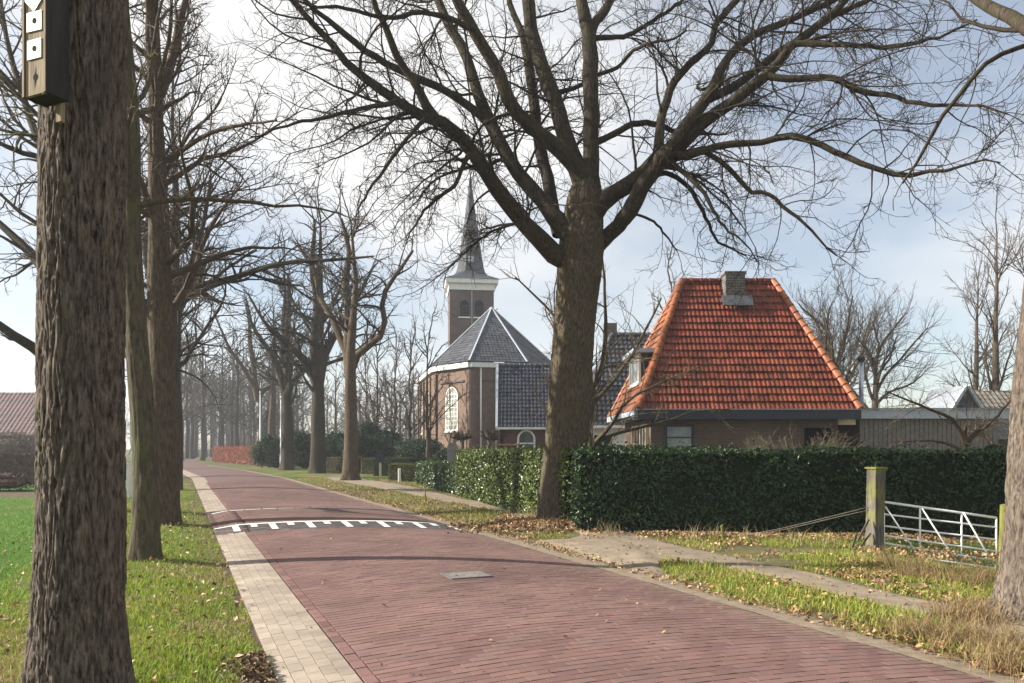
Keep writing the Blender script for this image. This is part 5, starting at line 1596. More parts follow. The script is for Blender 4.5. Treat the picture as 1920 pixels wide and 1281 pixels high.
cen2 = np.array([-2.0, 71.0])
EV = []
for p in ring:
    d = p - cen2; EV.append(np.array([*(cen2 + d * (1 + 0.42 / np.linalg.norm(d))), WZ + 0.28]))
for k in range(5):
    a, b = ring[k], ring[k + 1]; o_ = outw(a, b); t3 = (b - a) / np.linalg.norm(b - a)
    m = MB(); m.bar((*(a + o_ * 0.13), WZ + 0.02), (*(b + o_ * 0.13), WZ + 0.02), 0.34, 0.40); m.build('cornice', M['white'], ch_)
    # pilasters at the corners and a shallow blind frame on every bay
    L = np.linalg.norm(b - a)
    for f in ((0.02, 0.98) if k else (0.02, 0.2, 0.4, 0.6, 0.8, 0.98)):
        p = a + t3 * L * f
        m = MB(); m.box((p[0] + o_[0] * 0.06, p[1] + o_[1] * 0.06, (WZ - 0.4) / 2), (0.55, 0.20, WZ - 0.42), math.atan2(t3[1], t3[0])); m.build('pilaster', M['wall_church'], ch_)
    if k in (1, 2, 3):
        m = MB(); m.bar((*(a + t3 * L * 0.16 + o_ * 0.05), WZ - 1.25), (*(a + t3 * L * 0.84 + o_ * 0.05), WZ - 1.25), 0.12, 0.14); m.build('blind_frame', M['wall_tower'], ch_)
SL = (0.072, 0.076, 0.088)
for (a, b) in ((1, 2), (2, 3), (3, 4)):
    tile_face(ch_, EV[a], EV[b], AP, AP, 0.30, 0.36, 'slate', SL, 0.2, 0, 'roof_tile', ns=4, amp=0.012, lip=0.045)
tile_face(ch_, EV[0], EV[1], AP, RT, 0.34, 0.40, 'slate', SL, 0.2, 0, 'nave_tile', ns=4, amp=0.012, lip=0.045)
tile_face(ch_, EV[4], EV[5], RT, AP, 0.34, 0.40, 'slate', SL, 0.2, 0, 'nave_tile', ns=4, amp=0.012, lip=0.045)
for k in (1, 2, 3, 4):
    m = MB(); m.bar(EV[k] + (0, -0.02, 0.06), AP + (0, -0.02, 0.06), 0.13, 0.09); m.build('hip_cap', M['fascia_grey'], ch_)
m = MB(); m.bar(AP + (0, 0, 0.05), RT + (0, 0, 0.05), 0.24, 0.10); m.build('ridge_cap', M['lead'], ch_)
o12 = outw(V1, V2); t12 = (V2 - V1) / np.linalg.norm(V2 - V1); c12 = V1 + (V2 - V1) * 0.50
arch_window(ch_, (*c12, 3.2), (*t12, 0), (*o12, 0), 1.75, 3.7, 'churchglass', 'white', 'window', frame=0.10)
o01 = outw(V0, V1); t01 = (V1 - V0) / np.linalg.norm(V1 - V0)
for f in (0.3, 0.7):
    c_ = V0 + (V1 - V0) * f; arch_window(ch_, (*c_, 3.2), (*t01, 0), (*o01, 0), 1.5, 3.7, 'churchglass', 'white', 'window', frame=0.10)
o23 = outw(V2, V3); t23 = (V3 - V2) / np.linalg.norm(V3 - V2); c_ = V2 + t23 * 0.85 + o23 * 0.14
m = MB(); m.tube([(*c_, 0.1), (*c_, WZ - 0.2)], 0.075, 8); m.build('downpipe', M['white'], ch_)
c_ = V2 + t23 * 2.15 + o23 * 0.14
m = MB(); m.tube([(*c_, 0.1), (*c_, WZ - 0.2)], 0.075, 8); m.build('downpipe', M['white'], ch_)
# tower
TW, ta = 4.9, math.radians(7.0)
TC = np.array((-4.75, 88.2)); ca, sa = math.cos(ta), math.sin(ta)
rx, ry = np.array((ca, sa)), np.array((-sa, ca))


def tw(a, b): return TC + rx * a + ry * b


m = MB(); m.box((*TC, 9.7), (TW, TW, 19.5), ta); tower = m.build('tower', M['wall_tower'], ch_)
m = MB(); m.box((*TC, 19.65), (TW + 0.25, TW + 0.25, 0.75), ta); m.build('tower_band', M['white'], tower)
m = MB(); m.box((*TC, 20.25), (TW + 0.9, TW + 0.9, 0.5), ta); m.build('tower_cornice', M['white'], tower)
for s in (-0.82, 0.82):
    c_ = tw(s, -TW / 2)
    arch_window(tower, (*c_, 16.3), (*rx, 0), (*(-ry), 0), 1.15, 1.95, 'black', 'wall_tower', 'belfry_opening', bars=False, frame=0.09, proud=0.06)
    for k in range(5):
        a_, b_ = tw(s - 0.44, -TW / 2 - 0.03), tw(s + 0.44, -TW / 2 - 0.03)
        m = MB(); m.bar((*a_, 16.6 + 0.24 * k), (*b_, 16.6 + 0.24 * k), 0.05, 0.06); m.build('louvre', M['fascia'], tower)
c_ = tw(0, -TW / 2 - 0.06); m = MB(); m.tube([(*c_, 13.5), (*c_, 19.9)], 0.055, 6); m.build('lightning_rod', M['fascia_grey'], tower)
# flared spire: square foot turning into a slim octagon
m = MB(); prev = None
prof = [(20.5, 3.0, 0.0), (20.75, 2.5, 0.0), (21.1, 2.05, 0.35), (21.6, 1.66, 0.9), (22.3, 1.46, 1.0), (26.8, 0.77, 1.0), (33.0, 0.04, 1.0)]
for (z, r, oc) in prof:
    rg = []
    for k in range(16):
        a = math.pi * 2 * (k + 0.5) / 16 if False else math.pi * 2 * k / 16
        dx, dy = math.cos(a), math.sin(a)
        sq = r / max(abs(dx), abs(dy)); m8 = r / math.cos(((a + math.pi / 8) % (math.pi / 4)) - math.pi / 8)
        rr = sq * (1 - oc) + m8 * oc
        rg.append((*(TC + rx * dx * rr + ry * dy * rr), z))
    if prev is not None:
        for k in range(16): m.poly([prev[k], prev[(k + 1) % 16], rg[(k + 1) % 16], rg[k]])
    prev = rg
spire = m.build('spire', M['slatewall'], tower)
m = MB(); m.box((*tw(0, -1.55), 22.9), (0.55, 0.35, 0.7), ta); m.build('spire_hatch', M['fascia_grey'], spire)
m = MB(); m.tube([(*TC, 32.8), (*TC, 34.4)], [0.05, 0.03], 8); m.tube([(*TC, 33.35), (*TC, 33.45), (*TC, 33.6), (*TC, 33.75), (*TC, 33.85)], [0.03, 0.17, 0.22, 0.17, 0.03], 10); m.build('finial', M['lead'], spire)

# ---- annex with the dark glazed tile roof before the church
an = thing('church_annex', 'dark red brick house with a steep glazed blue black tile roof before the church', 'house', (2.0, 57, 0))
m = MB()
for a, b in (((-0.85, 55.3), (5.4, 55.3)), ((5.4, 55.3), (5.4, 61.7)), ((5.4, 61.7), (-0.85, 61.7))): m.wall(a, b, -0.1, 3.1)
m.build('wall', M['wall_red'], an)
m = MB(); m.wall((-0.85, 61.7), (-0.85, 55.3), -0.1, 3.1); m.poly([(-0.85, 61.7, 3.1), (-0.85, 55.3, 3.1), (-0.85, 58.5, 7.8)]); m.build('gable_wall', M['wall_church'], an)  # paler brick on this end stands for the sun on it
aA, aB, aC, aD = (-1.05, 54.95, 3.2), (5.7, 54.95, 3.2), (5.7, 58.5, 8.0), (-1.05, 58.5, 8.0)
tile_face(an, aA, aB, aC, aD, 0.27, 0.36, 'tile_dark', (0.036, 0.041, 0.058), 0.25, 260, amp=0.034, lip=0.09)
tile_face(an, (5.7, 62.05, 3.2), (-1.05, 62.05, 3.2), aD, aC, 0.4, 0.4, 'tile_dark', (0.036, 0.041, 0.058), 0.25, 0, 'rear_tile', ns=4)
m = MB(); m.bar((-1.10, 54.93, 3.16), (-1.10, 58.5, 8.02), 0.16, 0.26); m.build('bargeboard', M['fascia_grey'], an)
m = MB(); m.bar((-1.10, 62.07, 3.16), (-1.10, 58.5, 8.02), 0.16, 0.26); m.build('bargeboard', M['fascia_grey'], an)
ridge_tiles(an, aD, aC, 0.14, 0.4, 'tile_dark', (0.08, 0.08, 0.09), 'ridge_tile')
m = MB(); m.bar((-1.1, 54.88, 3.12), (5.75, 54.88, 3.12), 0.18, 0.16); m.build('gutter', M['white'], an)
arch_window(an, (1.02, 55.3, 1.35), (1, 0, 0), (0, -1, 0), 1.30, 1.68, 'glass', 'white', 'window', bars=False, frame=0.14)
m = MB(); m.bar((0.45, 55.22, 2.05), (1.6, 55.22, 2.05), 0.06, 0.09); m.build('transom', M['white'], an)

# ---- red roofed barn far left
bn = thing('barn', 'distant barn with a dull red roof at the left edge beyond the brown shrub', 'barn', (-60, 90, 0))
m = MB()
for a, b in (((-72, 86.5), (-53.5, 86.5)), ((-53.5, 86.5), (-53.5, 96)), ((-53.5, 96), (-72, 96)), ((-72, 96), (-72, 86.5))): m.wall(a, b, -0.1, 3.2)
m.build('wall', M['wall_brown'], bn)
tile_face(bn, (-72.6, 86, 3.1), (-53, 86, 3.1), (-54.5, 91.2, 8.3), (-71, 91.2, 8.3), 0.5, 0.5, 'slate', (0.105, 0.045, 0.040), 0.15, 0, ns=4)
tile_face(bn, (-53, 96.5, 3.1), (-72.6, 96.5, 3.1), (-71, 91.2, 8.3), (-54.5, 91.2, 8.3), 0.6, 0.6, 'slate', (0.105, 0.045, 0.040), 0.15, 0, 'rear_tile', ns=4)
tile_face(bn, (-53, 86, 3.1), (-53, 96.5, 3.1), (-54.5, 91.2, 8.3), (-54.5, 91.2, 8.3), 0.6, 0.6, 'slate', (0.105, 0.045, 0.040), 0.15, 0, 'hip_face_tile', ns=4)

# ------------------------------------------------------------------ smaller things
# nest box on the near trunk
M['wood'] = m_bark('weathered_nestbox_wood', (0.17, 0.135, 0.10), (0.34, 0.27, 0.19), sc=0.7, bump=0.4, zs=0.08)
M['wood_shaded'] = m_bark('shaded_box_wood', (0.022, 0.020, 0.020), (0.050, 0.045, 0.042), sc=0.7, bump=0.4, zs=0.08)  # the box wood darkened to stand for shade on its sides
M['plate'] = m_plain('pale_metal_plate', (0.40, 0.37, 0.31), 0.55, 0.4, 0.1, 10.0, 0.0)
M['plate_grey'] = m_plain('galvanised_plate', (0.42, 0.42, 0.43), 0.45, 0.5, 0.1, 10.0, 0.3)
fa = math.radians(-114)
F = np.array([math.cos(fa), math.sin(fa), 0]); Rr = np.array([-F[1], F[0], 0]) * 1.0   # outward normal, right-hand side of the box
UPV = np.array([0, 0, 1.0])
bw_, bd_, bz0, bz1 = 0.205, 0.14, 3.71, 4.62
cB = at(66, HOR, 4.50)                        # foot of the front board's centre line
cB = np.array([cB[0], cB[1], 0.0])
nbx = thing('nest_box', 'tall weathered wooden nest box with pale hole plates hung on the near trunk', 'nest box', tuple(cB + UPV * bz0))


def fr(a, d, z): return cB + Rr * a + F * d + UPV * z


def slab6(m, a0, a1, d0, d1, z0, z1): m.hexa([fr(a, d, z) for z in (z0, z1) for (a, d) in ((a0, d1), (a1, d1), (a1, d0), (a0, d0))])


m = MB(); slab6(m, -bw_ / 2 + 0.018, bw_ / 2 - 0.018, -0.02, 0.0, bz0 + 0.003, bz1); m.build('front_board', M['wood'], nbx)
for s in (-1, 1):
    m = MB(); a0 = s * bw_ / 2; a1 = a0 - s * 0.018
    slab6(m, min(a0, a1), max(a0, a1), -bd_, 0.006, bz0, bz1); m.build('side_board', M['wood_shaded'], nbx)
    m = MB(); slab6(m, min(a0, a1) + 0.001, max(a0, a1) - 0.001, 0.0062, 0.010, bz0, bz1); m.build('edge_strip', M['wood'], nbx)
m = MB(); slab6(m, -bw_ / 2 + 0.018, bw_ / 2 - 0.018, -bd_ + 0.02, -0.02, bz0 + 0.005, bz0 + 0.03); m.build('floor_board', M['wood_shaded'], nbx)
m = MB(); slab6(m, -bw_ / 2 + 0.018, bw_ / 2 - 0.018, -bd_, -bd_ + 0.02, bz0 + 0.003, bz1); m.build('back_board', M['wood_shaded'], nbx)
m = MB(); m.hexa([fr(a, d, z) for (z) in (bz1 + 0.002, bz1 + 0.03) for (a, d) in ((-0.135, 0.07), (0.135, 0.07), (0.135, -bd_), (-0.135, -bd_))]); m.build('lid', M['wood_shaded'], nbx)
m = MB(); slab6(m, -0.022, 0.022, -bd_ - 0.03, -bd_ - 0.002, bz0 - 0.10, bz1 + 0.12); m.build('hanging_batten', M['wood'], nbx)


def disc(m, a, z, r, d, n=18): m.poly([fr(a + r * math.cos(w), d, z + r * math.sin(w)) for w in np.linspace(0, 2 * math.pi, n, endpoint=False)])


def plate(z, w, h, mat, dia=False, sk=0.0):
    m = MB()
    if dia:
        P = [(0, -h / 2), (w / 2, 0), (0, h / 2), (-w / 2, 0)]
    else:
        P = [(-w / 2, -h / 2 + sk), (w / 2, -h / 2 - sk), (w / 2, h / 2 - sk), (-w / 2, h / 2 + sk)]
    top = [fr(a, 0.0075, z + b) for a, b in P]; bot = [fr(a, 0.0005, z + b) for a, b in P]
    m.hexa(bot + top)
    po = m.build('hole_plate', M[mat], nbx)
    h_ = MB(); disc(h_, 0.003, z + 0.002, 0.0165, 0.0095); h_.build('entrance_hole', M['black'], po)
    k = 0.8 if not dia else 0.72
    for (a, b) in (((-1, -1), (1, -1), (1, 1), (-1, 1)) if not dia else ((0, -1), (1, 0), (-1, 0), (0, 1))):
        s_ = MB(); disc(s_, a * w / 2 * k, z + b * h / 2 * k, 0.0042, 0.0098, 8); s_.build('screw', M['iron'], po)


ZP = lambda py: EYE - (py - HOR) * 4.50 / FPX
plate(ZP(-2), 0.165, 0.150, 'plate_grey', True)
plate(ZP(41), 0.130, 0.112, 'plate', False, 0.004)
plate(ZP(93), 0.122, 0.112, 'plate', False, 0.002)
h_ = MB(); disc(h_, 0.004, ZP(145), 0.019, 0.002); h_.poly([fr(a, 0.0022, ZP(145) + z) for a, z in ((0.0, -0.075), (0.008, -0.015), (0.004, 0.07), (-0.005, 0.0))]); h_.build('worn_hole', M['black'], nbx)
for (a, py) in ((0.07, 112), (-0.07, 180), (0.07, 180)):
    s_ = MB(); disc(s_, a, ZP(py), 0.004, 0.003, 8); s_.build('nail', M['iron'], nbx)

# field gate
M['gatewhite'] = m_plain('white_gate_paint', (0.82, 0.82, 0.80), 0.5, 0.35, 0.15, 14.0)
M['post'] = m_bark('weathered_post', (0.045, 0.040, 0.036), (0.19, 0.17, 0.15), (0.20, 0.21, 0.03), 0.6, 0.8, 0.8, 0.12)
M['post_green'] = m_bark('algae_green_post', (0.10, 0.095, 0.03), (0.24, 0.22, 0.09), (0.20, 0.21, 0.04), 0.9, 0.8, 0.6, 0.12)
GL, GR = 13.0, 12.75
gate = thing('field_gate', 'white tubular field gate with three diagonal braces sagging to the right', 'gate', tuple(at(1655, 1036, GL)))


def gpt(px, py):
    f = (px - 1655) / (1870 - 1655.0)
    return at(px, py, GL + (GR - GL) * f)


for a, b in ((941, 971), (964, 989), (986, 1012), (1004, 1034), (1018, 1052), (1036, 1066)):
    m = MB(); m.tube([gpt(1656, a), gpt(1720, a + (b - a) * 0.31), gpt(1800, a + (b - a) * 0.68), gpt(1868, b)], 0.021 if a == 941 else 0.0155, 10); m.build('rail', M['gatewhite'], gate)
for px, a, b in ((1725, 951, 1046), (1803, 961, 1058)):
    m = MB(); m.tube([gpt(px, a), gpt(px, b)], 0.0155, 10); m.build('upright', M['gatewhite'], gate)
for (a, b, c, d) in ((1659, 950, 1721, 1043), (1727, 953, 1793, 1054), (1805, 961, 1863, 1060)):
    m = MB(); o_ = np.array([0, -0.022, 0]); m.tube([gpt(a, b) + o_, gpt(c, d) + o_], 0.0135, 10); m.build('brace', M['gatewhite'], gate)
for px, a, b in ((1657, 941, 1036), (1868, 971, 1066)):
    m = MB(); m.tube([gpt(px, a - 1), gpt(px, b + 1)], 0.017, 10); m.build('end_stile', M['gatewhite'], gate)


def rough_post(name, label, x, y, z0, z1, w, d, rz, mat, rnd=False, lean=(0, 0)):
    o = thing(name, label, 'post', (x, y, z0))
    n, nv = 28, 40
    th = np.linspace(0, 2 * np.pi, n, endpoint=False); zz = np.linspace(0, z1 - z0, nv)
    TH, ZZ = np.meshgrid(th, zz)
    ex = 1.0 if rnd else 0.28
    cx = np.sign(np.cos(TH)) * np.abs(np.cos(TH)) ** ex * w / 2; cy = np.sign(np.sin(TH)) * np.abs(np.sin(TH)) ** ex * d / 2
    g = 1 + 0.09 * (vnoise(TH / 6.2832 * 22, ZZ * 1.5, 7 + len(name), 22) - 0.5) + 0.05 * (vnoise(TH / 6.2832 * 5, ZZ * 3, 9, 5) - 0.5)
    X, Yy = cx * g, cy * g
    V = np.stack([X * math.cos(rz) - Yy * math.sin(rz) + lean[0] * ZZ, X * math.sin(rz) + Yy * math.cos(rz) + lean[1] * ZZ, ZZ + 0.012 * np.cos(TH) * (ZZ > z1 - z0 - 0.001)], -1).reshape(-1, 3)
    i = np.arange(n * nv).reshape(nv, n); j = np.roll(i, -1, 1)
    q = np.stack([i[:-1], j[:-1], j[1:], i[1:]], -1).reshape(-1, 4)
    topc = np.array([[lean[0] * zz[-1], lean[1] * zz[-1], zz[-1] + 0.006]])
    V = np.concatenate([V, topc]); t_ = np.stack([i[-1], np.roll(i[-1], -1), np.full(n, len(V) - 1)], -1)
    link('shaft', np_mesh(name, V, quads=q, tris=t_, smooth=False), mat, o)
    return o


p = at(1640, 1028, 13.05)
bp = rough_post('gate_post', 'thick square weathered gate post with green algae on its sunny side', p[0], p[1], h1(p[0], p[1]) - 0.1, EYE - (879 - HOR) * 13.05 / FPX, 0.22, 0.22, 0.35, M['post'], lean=(0.018, 0))
m = MB(); cx_, cy_ = p[0] - 0.115, p[1] - 0.02
zt_ = EYE - (879 - HOR) * 13.05 / FPX
m.box((p[0] + 0.022, p[1], zt_ + 0.012), (0.25, 0.25, 0.03), 0.35); m.build('cap_board', M['post_green'], bp)
p = at(1880, 1070, 12.7)
rough_post('gate_post', 'round greenish gate post leaning beside the sunlit oak trunk', p[0], p[1], h1(p[0], p[1]) - 0.15, EYE - (946 - HOR) * 12.7 / FPX, 0.145, 0.145, 0, M['post_green'], True, (0.03, 0))
for (a, b, c, d, lab) in ((1594, 1036, 1606, 1000, 'short grey stake leaning in the grass left of the thick gate post'), (1603, 1034, 1632, 1000, 'broken board propped against the thick gate post'), (1608, 1010, 1629, 974, 'thin pale lath leaning high on the thick gate post')):
    pa, pb = at(a, b, 12.85), at(c, d, 12.95)
    o = thing('stake', lab, 'stake', tuple(pa)); m = MB(); m.bar(pa - (0, 0, 0.05), pb, 0.032, 0.02, (0, 1, 0)); m.build('lath', M['post'], o)
pw_ = at(1357, 1012, 13.9); rough_post('fence_stake', 'short greenish stake at the foot of the dark hedge, end of the slack wire', pw_[0], pw_[1], h1(pw_[0], pw_[1]) - 0.05, EYE - (985 - HOR) * 13.9 / FPX, 0.05, 0.04, 0.2, M['post_green'], True, (-0.12, 0))
M['wire'] = m_plain('old_wire', (0.25, 0.22, 0.17), 0.6, 0.4, 0.2)
wi = thing('fence_wire', 'slack wires running from the thick gate post down along the hedge', 'wire', tuple(at(1632, 950, 13.05)))
for k in range(2):
    m = MB(); m.tube(spline([at(1631, 950 + 6 * k, 13.05), at(1560, 968 + 4 * k, 13.25), at(1450, 994 + 3 * k, 13.6), at(1360, 1008 - k, 13.9)], 10), 0.0042, 5); m.build('strand', M['wire'], wi)

# lamp posts
M['lampwhite'] = m_plain('pale_lamp_post', (0.66, 0.66, 0.66), 0.45, 0.4, 0.08)
for (px, Y, h, lab) in ((527, 60, 5.5, 'pale slender lamp post at the road edge before the laurel shrub'), (488, 78, 7.2, 'pale slender lamp post rising behind the beech hedge')):
    p = at(px, HOR, Y); o = thing('lamp_post', lab, 'lamp post', (p[0], p[1], 0))
    m = MB(); m.tube([(p[0], p[1], -0.1), (p[0], p[1], 1.2), (p[0], p[1], 1.25), (p[0], p[1], h)], [0.10, 0.095, 0.075, 0.055], 12); m.build('pole', M['lampwhite'], o)
    m = MB(); m.tube([(p[0], p[1], h - 0.01), (p[0], p[1], h + 0.22), (p[0], p[1], h + 0.28)], [0.075, 0.085, 0.03], 12); m.build('lamp_head', M['lampwhite'], o)

# posts, letter box, gravestone, pleached trees, bench, marker
p = gp(749, 906); rough_post('marker_post', 'short white post in the grass in front of the small box hedge', p[0], p[1], -0.05, 0.70, 0.13, 0.12, 0.2, M['white'])
p = gp(713, 897); lbx = thing('letter_box', 'dark letter box on a pale post between the clipped hedges', 'letter box', (p[0], p[1], 0))
m = MB(); m.box((p[0], p[1], 0.40), (0.12, 0.10, 0.95)); m.build('post', M['cream'], lbx)
m = MB(); m.hexa([(p[0] + x, p[1] + y, z) for z in (0.88, 1.30) for (x, y) in ((-0.2, -0.15), (0.2, -0.15), (0.2, 0.15), (-0.2, 0.15))]); m.build('box', M['fascia'], lbx)
m = MB(); m.box((p[0], p[1], 1.33), (0.48, 0.36, 0.05)); m.build('lid', M['fascia'], lbx)
p = gp(237, 936); cab = thing('utility_cabinet', 'narrow white utility cabinet half hidden behind the slim mossy trunk', 'cabinet', (p[0], p[1], 0))
m = MB(); m.box((p[0], p[1], 0.55), (0.26, 0.22, 1.15)); m.build('body', M['white'], cab)
m = MB(); m.box((p[0], p[1], 1.16), (0.30, 0.26, 0.06)); m.build('lid', M['white'], cab)
p = at(848, HOR, 48); gs = thing('gravestone', 'dark round topped gravestone before the lit church wall', 'gravestone', (p[0], p[1], 0))
m = MB(); o1 = arch_pts(0.62, 2.05, 10)
f1 = [(p[0] + a, p[1] - 0.08, z) for a, z in o1]; f2 = [(p[0] + a, p[1] + 0.08, z) for a, z in o1]
m.poly(f1); m.poly(f2[::-1])
for k in range(len(o1)): j = (k + 1) % len(o1); m.poly([f1[j], f1[k], f2[k], f2[j]])
m.build('slab', M['stone'], gs)
m = MB(); m.box((p[0], p[1], 0.06), (0.9, 0.4, 0.22)); m.build('plinth', M['stone'], gs)
for (px, lab) in ((866, 'small knobbly pollarded tree before the lit church wall, left of the pair'), (917, 'small knobbly pollarded tree before the annex corner, right of the pair')):
    p = at(px, HOR, 46); o = thing('pollarded_lime', lab, 'tree', (p[0], p[1], 0))
    c = spline([(p[0], p[1], -0.1, 0.13), (p[0], p[1], 1.2, 0.12), (p[0] + 0.03, p[1], 2.0, 0.12), (p[0], p[1], 2.3, 0.17)], 8)
    V, q = tubes(c[None, :, :3], c[None, :, 3], 10); put('trunk', V, q, M['bark_pale'], o)
    n = 26; a = rng.random(n) * 6.28; e_ = rng.random(n) * 0.9 - 0.1
    d = np.stack([np.cos(a) * np.cos(e_), np.sin(a) * np.cos(e_), np.sin(e_)], 1)
    s_ = np.array([p[0], p[1], 2.2])[None]; Ln = (0.4 + 0.25 * rng.random(n))[:, None]
    P = np.stack([s_ + d * Ln * f + np.array([0, 0, 0.12 * f * f]) for f in (0, 0.35, 0.7, 1.0)], 1)
    R = np.array([0.07, 0.05, 0.06, 0.075])[None].repeat(n, 0) * (0.7 + 0.5 * rng.random((n, 1)))
    tw_ = spawn(P, R, 22, 0.5, 1.0, 50, 20, 0.6, 0.15, 0.4, 4, 0.2, 0.1, 0.3, 0.012, 0.006)
    V, q = join([tubes(P, R, 6), tubes(tw_[0], tw_[1], 3)]); put('crown', V, q, M['twig_brown'], o)
p = at(950, HOR, 44); bnch = thing('wooden_fence', 'low rail fence of warm brown wood before the dark red annex wall', 'fence', (p[0], p[1], 0))
M['warmwood'] = m_bark('warm_brown_wood', (0.22, 0.12, 0.06), (0.36, 0.21, 0.11), sc=0.6, bump=0.3)
for z in (1.15, 1.6, 1.9):
    m = MB(); m.bar((p[0] - 0.75, p[1], z), (p[0] + 0.75, p[1], z), 0.05, 0.10); m.build('rail', M['warmwood'], bnch)
for x in (-0.7, 0, 0.7):
    m = MB(); m.box((p[0] + x, p[1] + 0.06, 0.95), (0.09, 0.06, 2.1)); m.build('post', M['warmwood'], bnch)
pa, pb = gp(800, 945), at(795, 907, 23.1)
o = thing('sapling_stake', 'thin greenish stake leaning at the verge before the sunlit hedge', 'stake', tuple(pa)); m = MB(); m.tube([pa - (0, 0, 0.05), pb], [0.018, 0.014], 8); m.build('shaft', M['post_green'], o)


# ------------------------------------------------------------------ grass, dry grass, fallen leaves
def scatter(x0, x1, y0, y1, dens, ok, fall=7.0, pw=1.5):
    n = int((x1 - x0) * (y1 - y0) * dens)
    x = x0 + (x1 - x0) * rng.random(n); y = y0 + (y1 - y0) * rng.random(n)
    d = np.hypot(x, y)
    k = rng.random(n) < np.minimum(1, (fall / np.maximum(d, 0.1)) ** pw)
    x, y = x[k], y[k]
    m_ = (np.abs(x / np.maximum(y, 0.1)) < 0.78) & ok(x, y)
    return x[m_], y[m_]


def blades(x, y, h, wd, bendk, col, lift=0.0):
    n = len(x); z = gh(x, y) - 0.01 + lift
    a = rng.random(n) * 6.28; b = rng.random(n) * 6.28
    s = np.stack([np.cos(a), np.sin(a), np.zeros(n)], 1) * (wd / 2)[:, None]
    ln = np.stack([np.cos(b), np.sin(b), np.zeros(n)], 1) * (bendk * h)[:, None]
    p = np.stack([x, y, z], 1); up = np.array([0, 0, 1.0])
    hv = h[:, None]
    mid = p + up * hv * 0.55 + ln * 0.35; tip = p + up * hv * (1 - 0.35 * np.minimum(bendk, 1.5)[:, None]) + ln
    V = np.stack([p - s, p + s, mid + s * 0.75, mid - s * 0.75, tip], 1).reshape(-1, 3)
    i = np.arange(n)[:, None] * 5
    return V, i + np.array([[0, 1, 2, 3]]), i + np.array([[3, 2, 4]]), np.repeat(col, 5, 0)


t = NT('grass_blade')
M['grass'] = t.done(t.attr(), 0.6, 0.25)
tr_n = t.node('ShaderNodeBsdfTranslucent'); mx = t.node('ShaderNodeMixShader'); mx.inputs[0].default_value = 0.3
t.l.new(t.attr(), tr_n.inputs['Color']); t.l.new(t.b.outputs[0], mx.inputs[1]); t.l.new(tr_n.outputs[0], mx.inputs[2])
t.l.new(mx.outputs[0], t.n['Material Output'].inputs['Surface'])


def grass_obj(name, label, x, y, hmean, wd, straw, green=(0.125, 0.185, 0.030), lush=0.0, hs=0.35):
    n = len(x)
    pat = fbm(x * 1.1, y * 1.1, 51, 4); pat2 = fbm(x * 0.5 + 8, y * 0.5, 52, 3)
    h = hmean * (0.55 + 0.9 * pat2) * (1 + hs * rng.normal(size=n)).clip(0.3, 2.2)
    st = rng.random(n) < np.clip((pat - 0.5) * 3.2 + straw, 0.04, 0.9)
    g = np.array(green)[None] * (0.7 + 0.6 * rng.random((n, 1))); g[:, 0] *= 0.8 + 0.6 * rng.random(n)
    s = np.array([0.42, 0.33, 0.15])[None] * (0.6 + 0.6 * rng.random((n, 1)))
    c = np.where(st[:, None], s, g)
    bk = np.where(st, 0.9, 0.45) * (0.5 + rng.random(n))
    V, q, t_, cc = blades(x, y, h, wd * (0.7 + 0.6 * rng.random(n)), bk, c)
    o = link(name, np_mesh(name, V, quads=q, tris=t_, col=cc), M['grass'])
    return tag(o, label, 'grass', kind='stuff')


def tx(x, y): return road_st(x, y)[1]


edge_n = lambda x, y: 0.05 * np.sin(road_st(x, y)[0] * 3.1) + 0.10 * (fbm(x * 2.2, y * 2.2, 91, 3) - 0.5)
off_trunk = lambda x, y: (np.hypot(x - nb[0], y - nb[1]) > 0.36) & (np.hypot(x - rb[0], y - rb[1]) > 0.44) & (np.hypot(x - ob[0], y - ob[1]) > 0.5)
x, y = scatter(-9.5, -0.8, 3.5, 13, 2300, lambda x, y: (tx(x, y) < -0.02 + edge_n(x, y)) & (tx(x, y) > -2.6) & off_trunk(x, y))
grass_obj('verge_grass', 'short green grass with straw patches on the left verge along the beige strip', x, y, 0.062, 0.0085, -0.02, (0.225, 0.310, 0.042))
x, y = scatter(-17, -3.5, 11, 42, 1500, lambda x, y: (tx(x, y) < -0.02 + edge_n(x, y)) & (tx(x, y) > -2.6) & off_trunk(x, y) & (y > 13))
grass_obj('far_verge_grass', 'short grass under the row of trees farther along the left verge', x, y, 0.065, 0.014, -0.14, (0.21, 0.30, 0.042))
x, y = scatter(-20, -3, 5, 26, 900, lambda x, y: (tx(x, y) <= -2.6), 9.0, 1.3)
grass_obj('lawn_grass', 'bright green lawn grass beyond the trees at the left edge', x, y, 0.060, 0.012, -0.25, (0.13, 0.26, 0.035))


def verge_r(x, y):
    s, tt = road_st(x, y)
    return (tt > 5.02 + edge_n(x, y)) & ~on_path(x, y) & off_trunk(x, y)


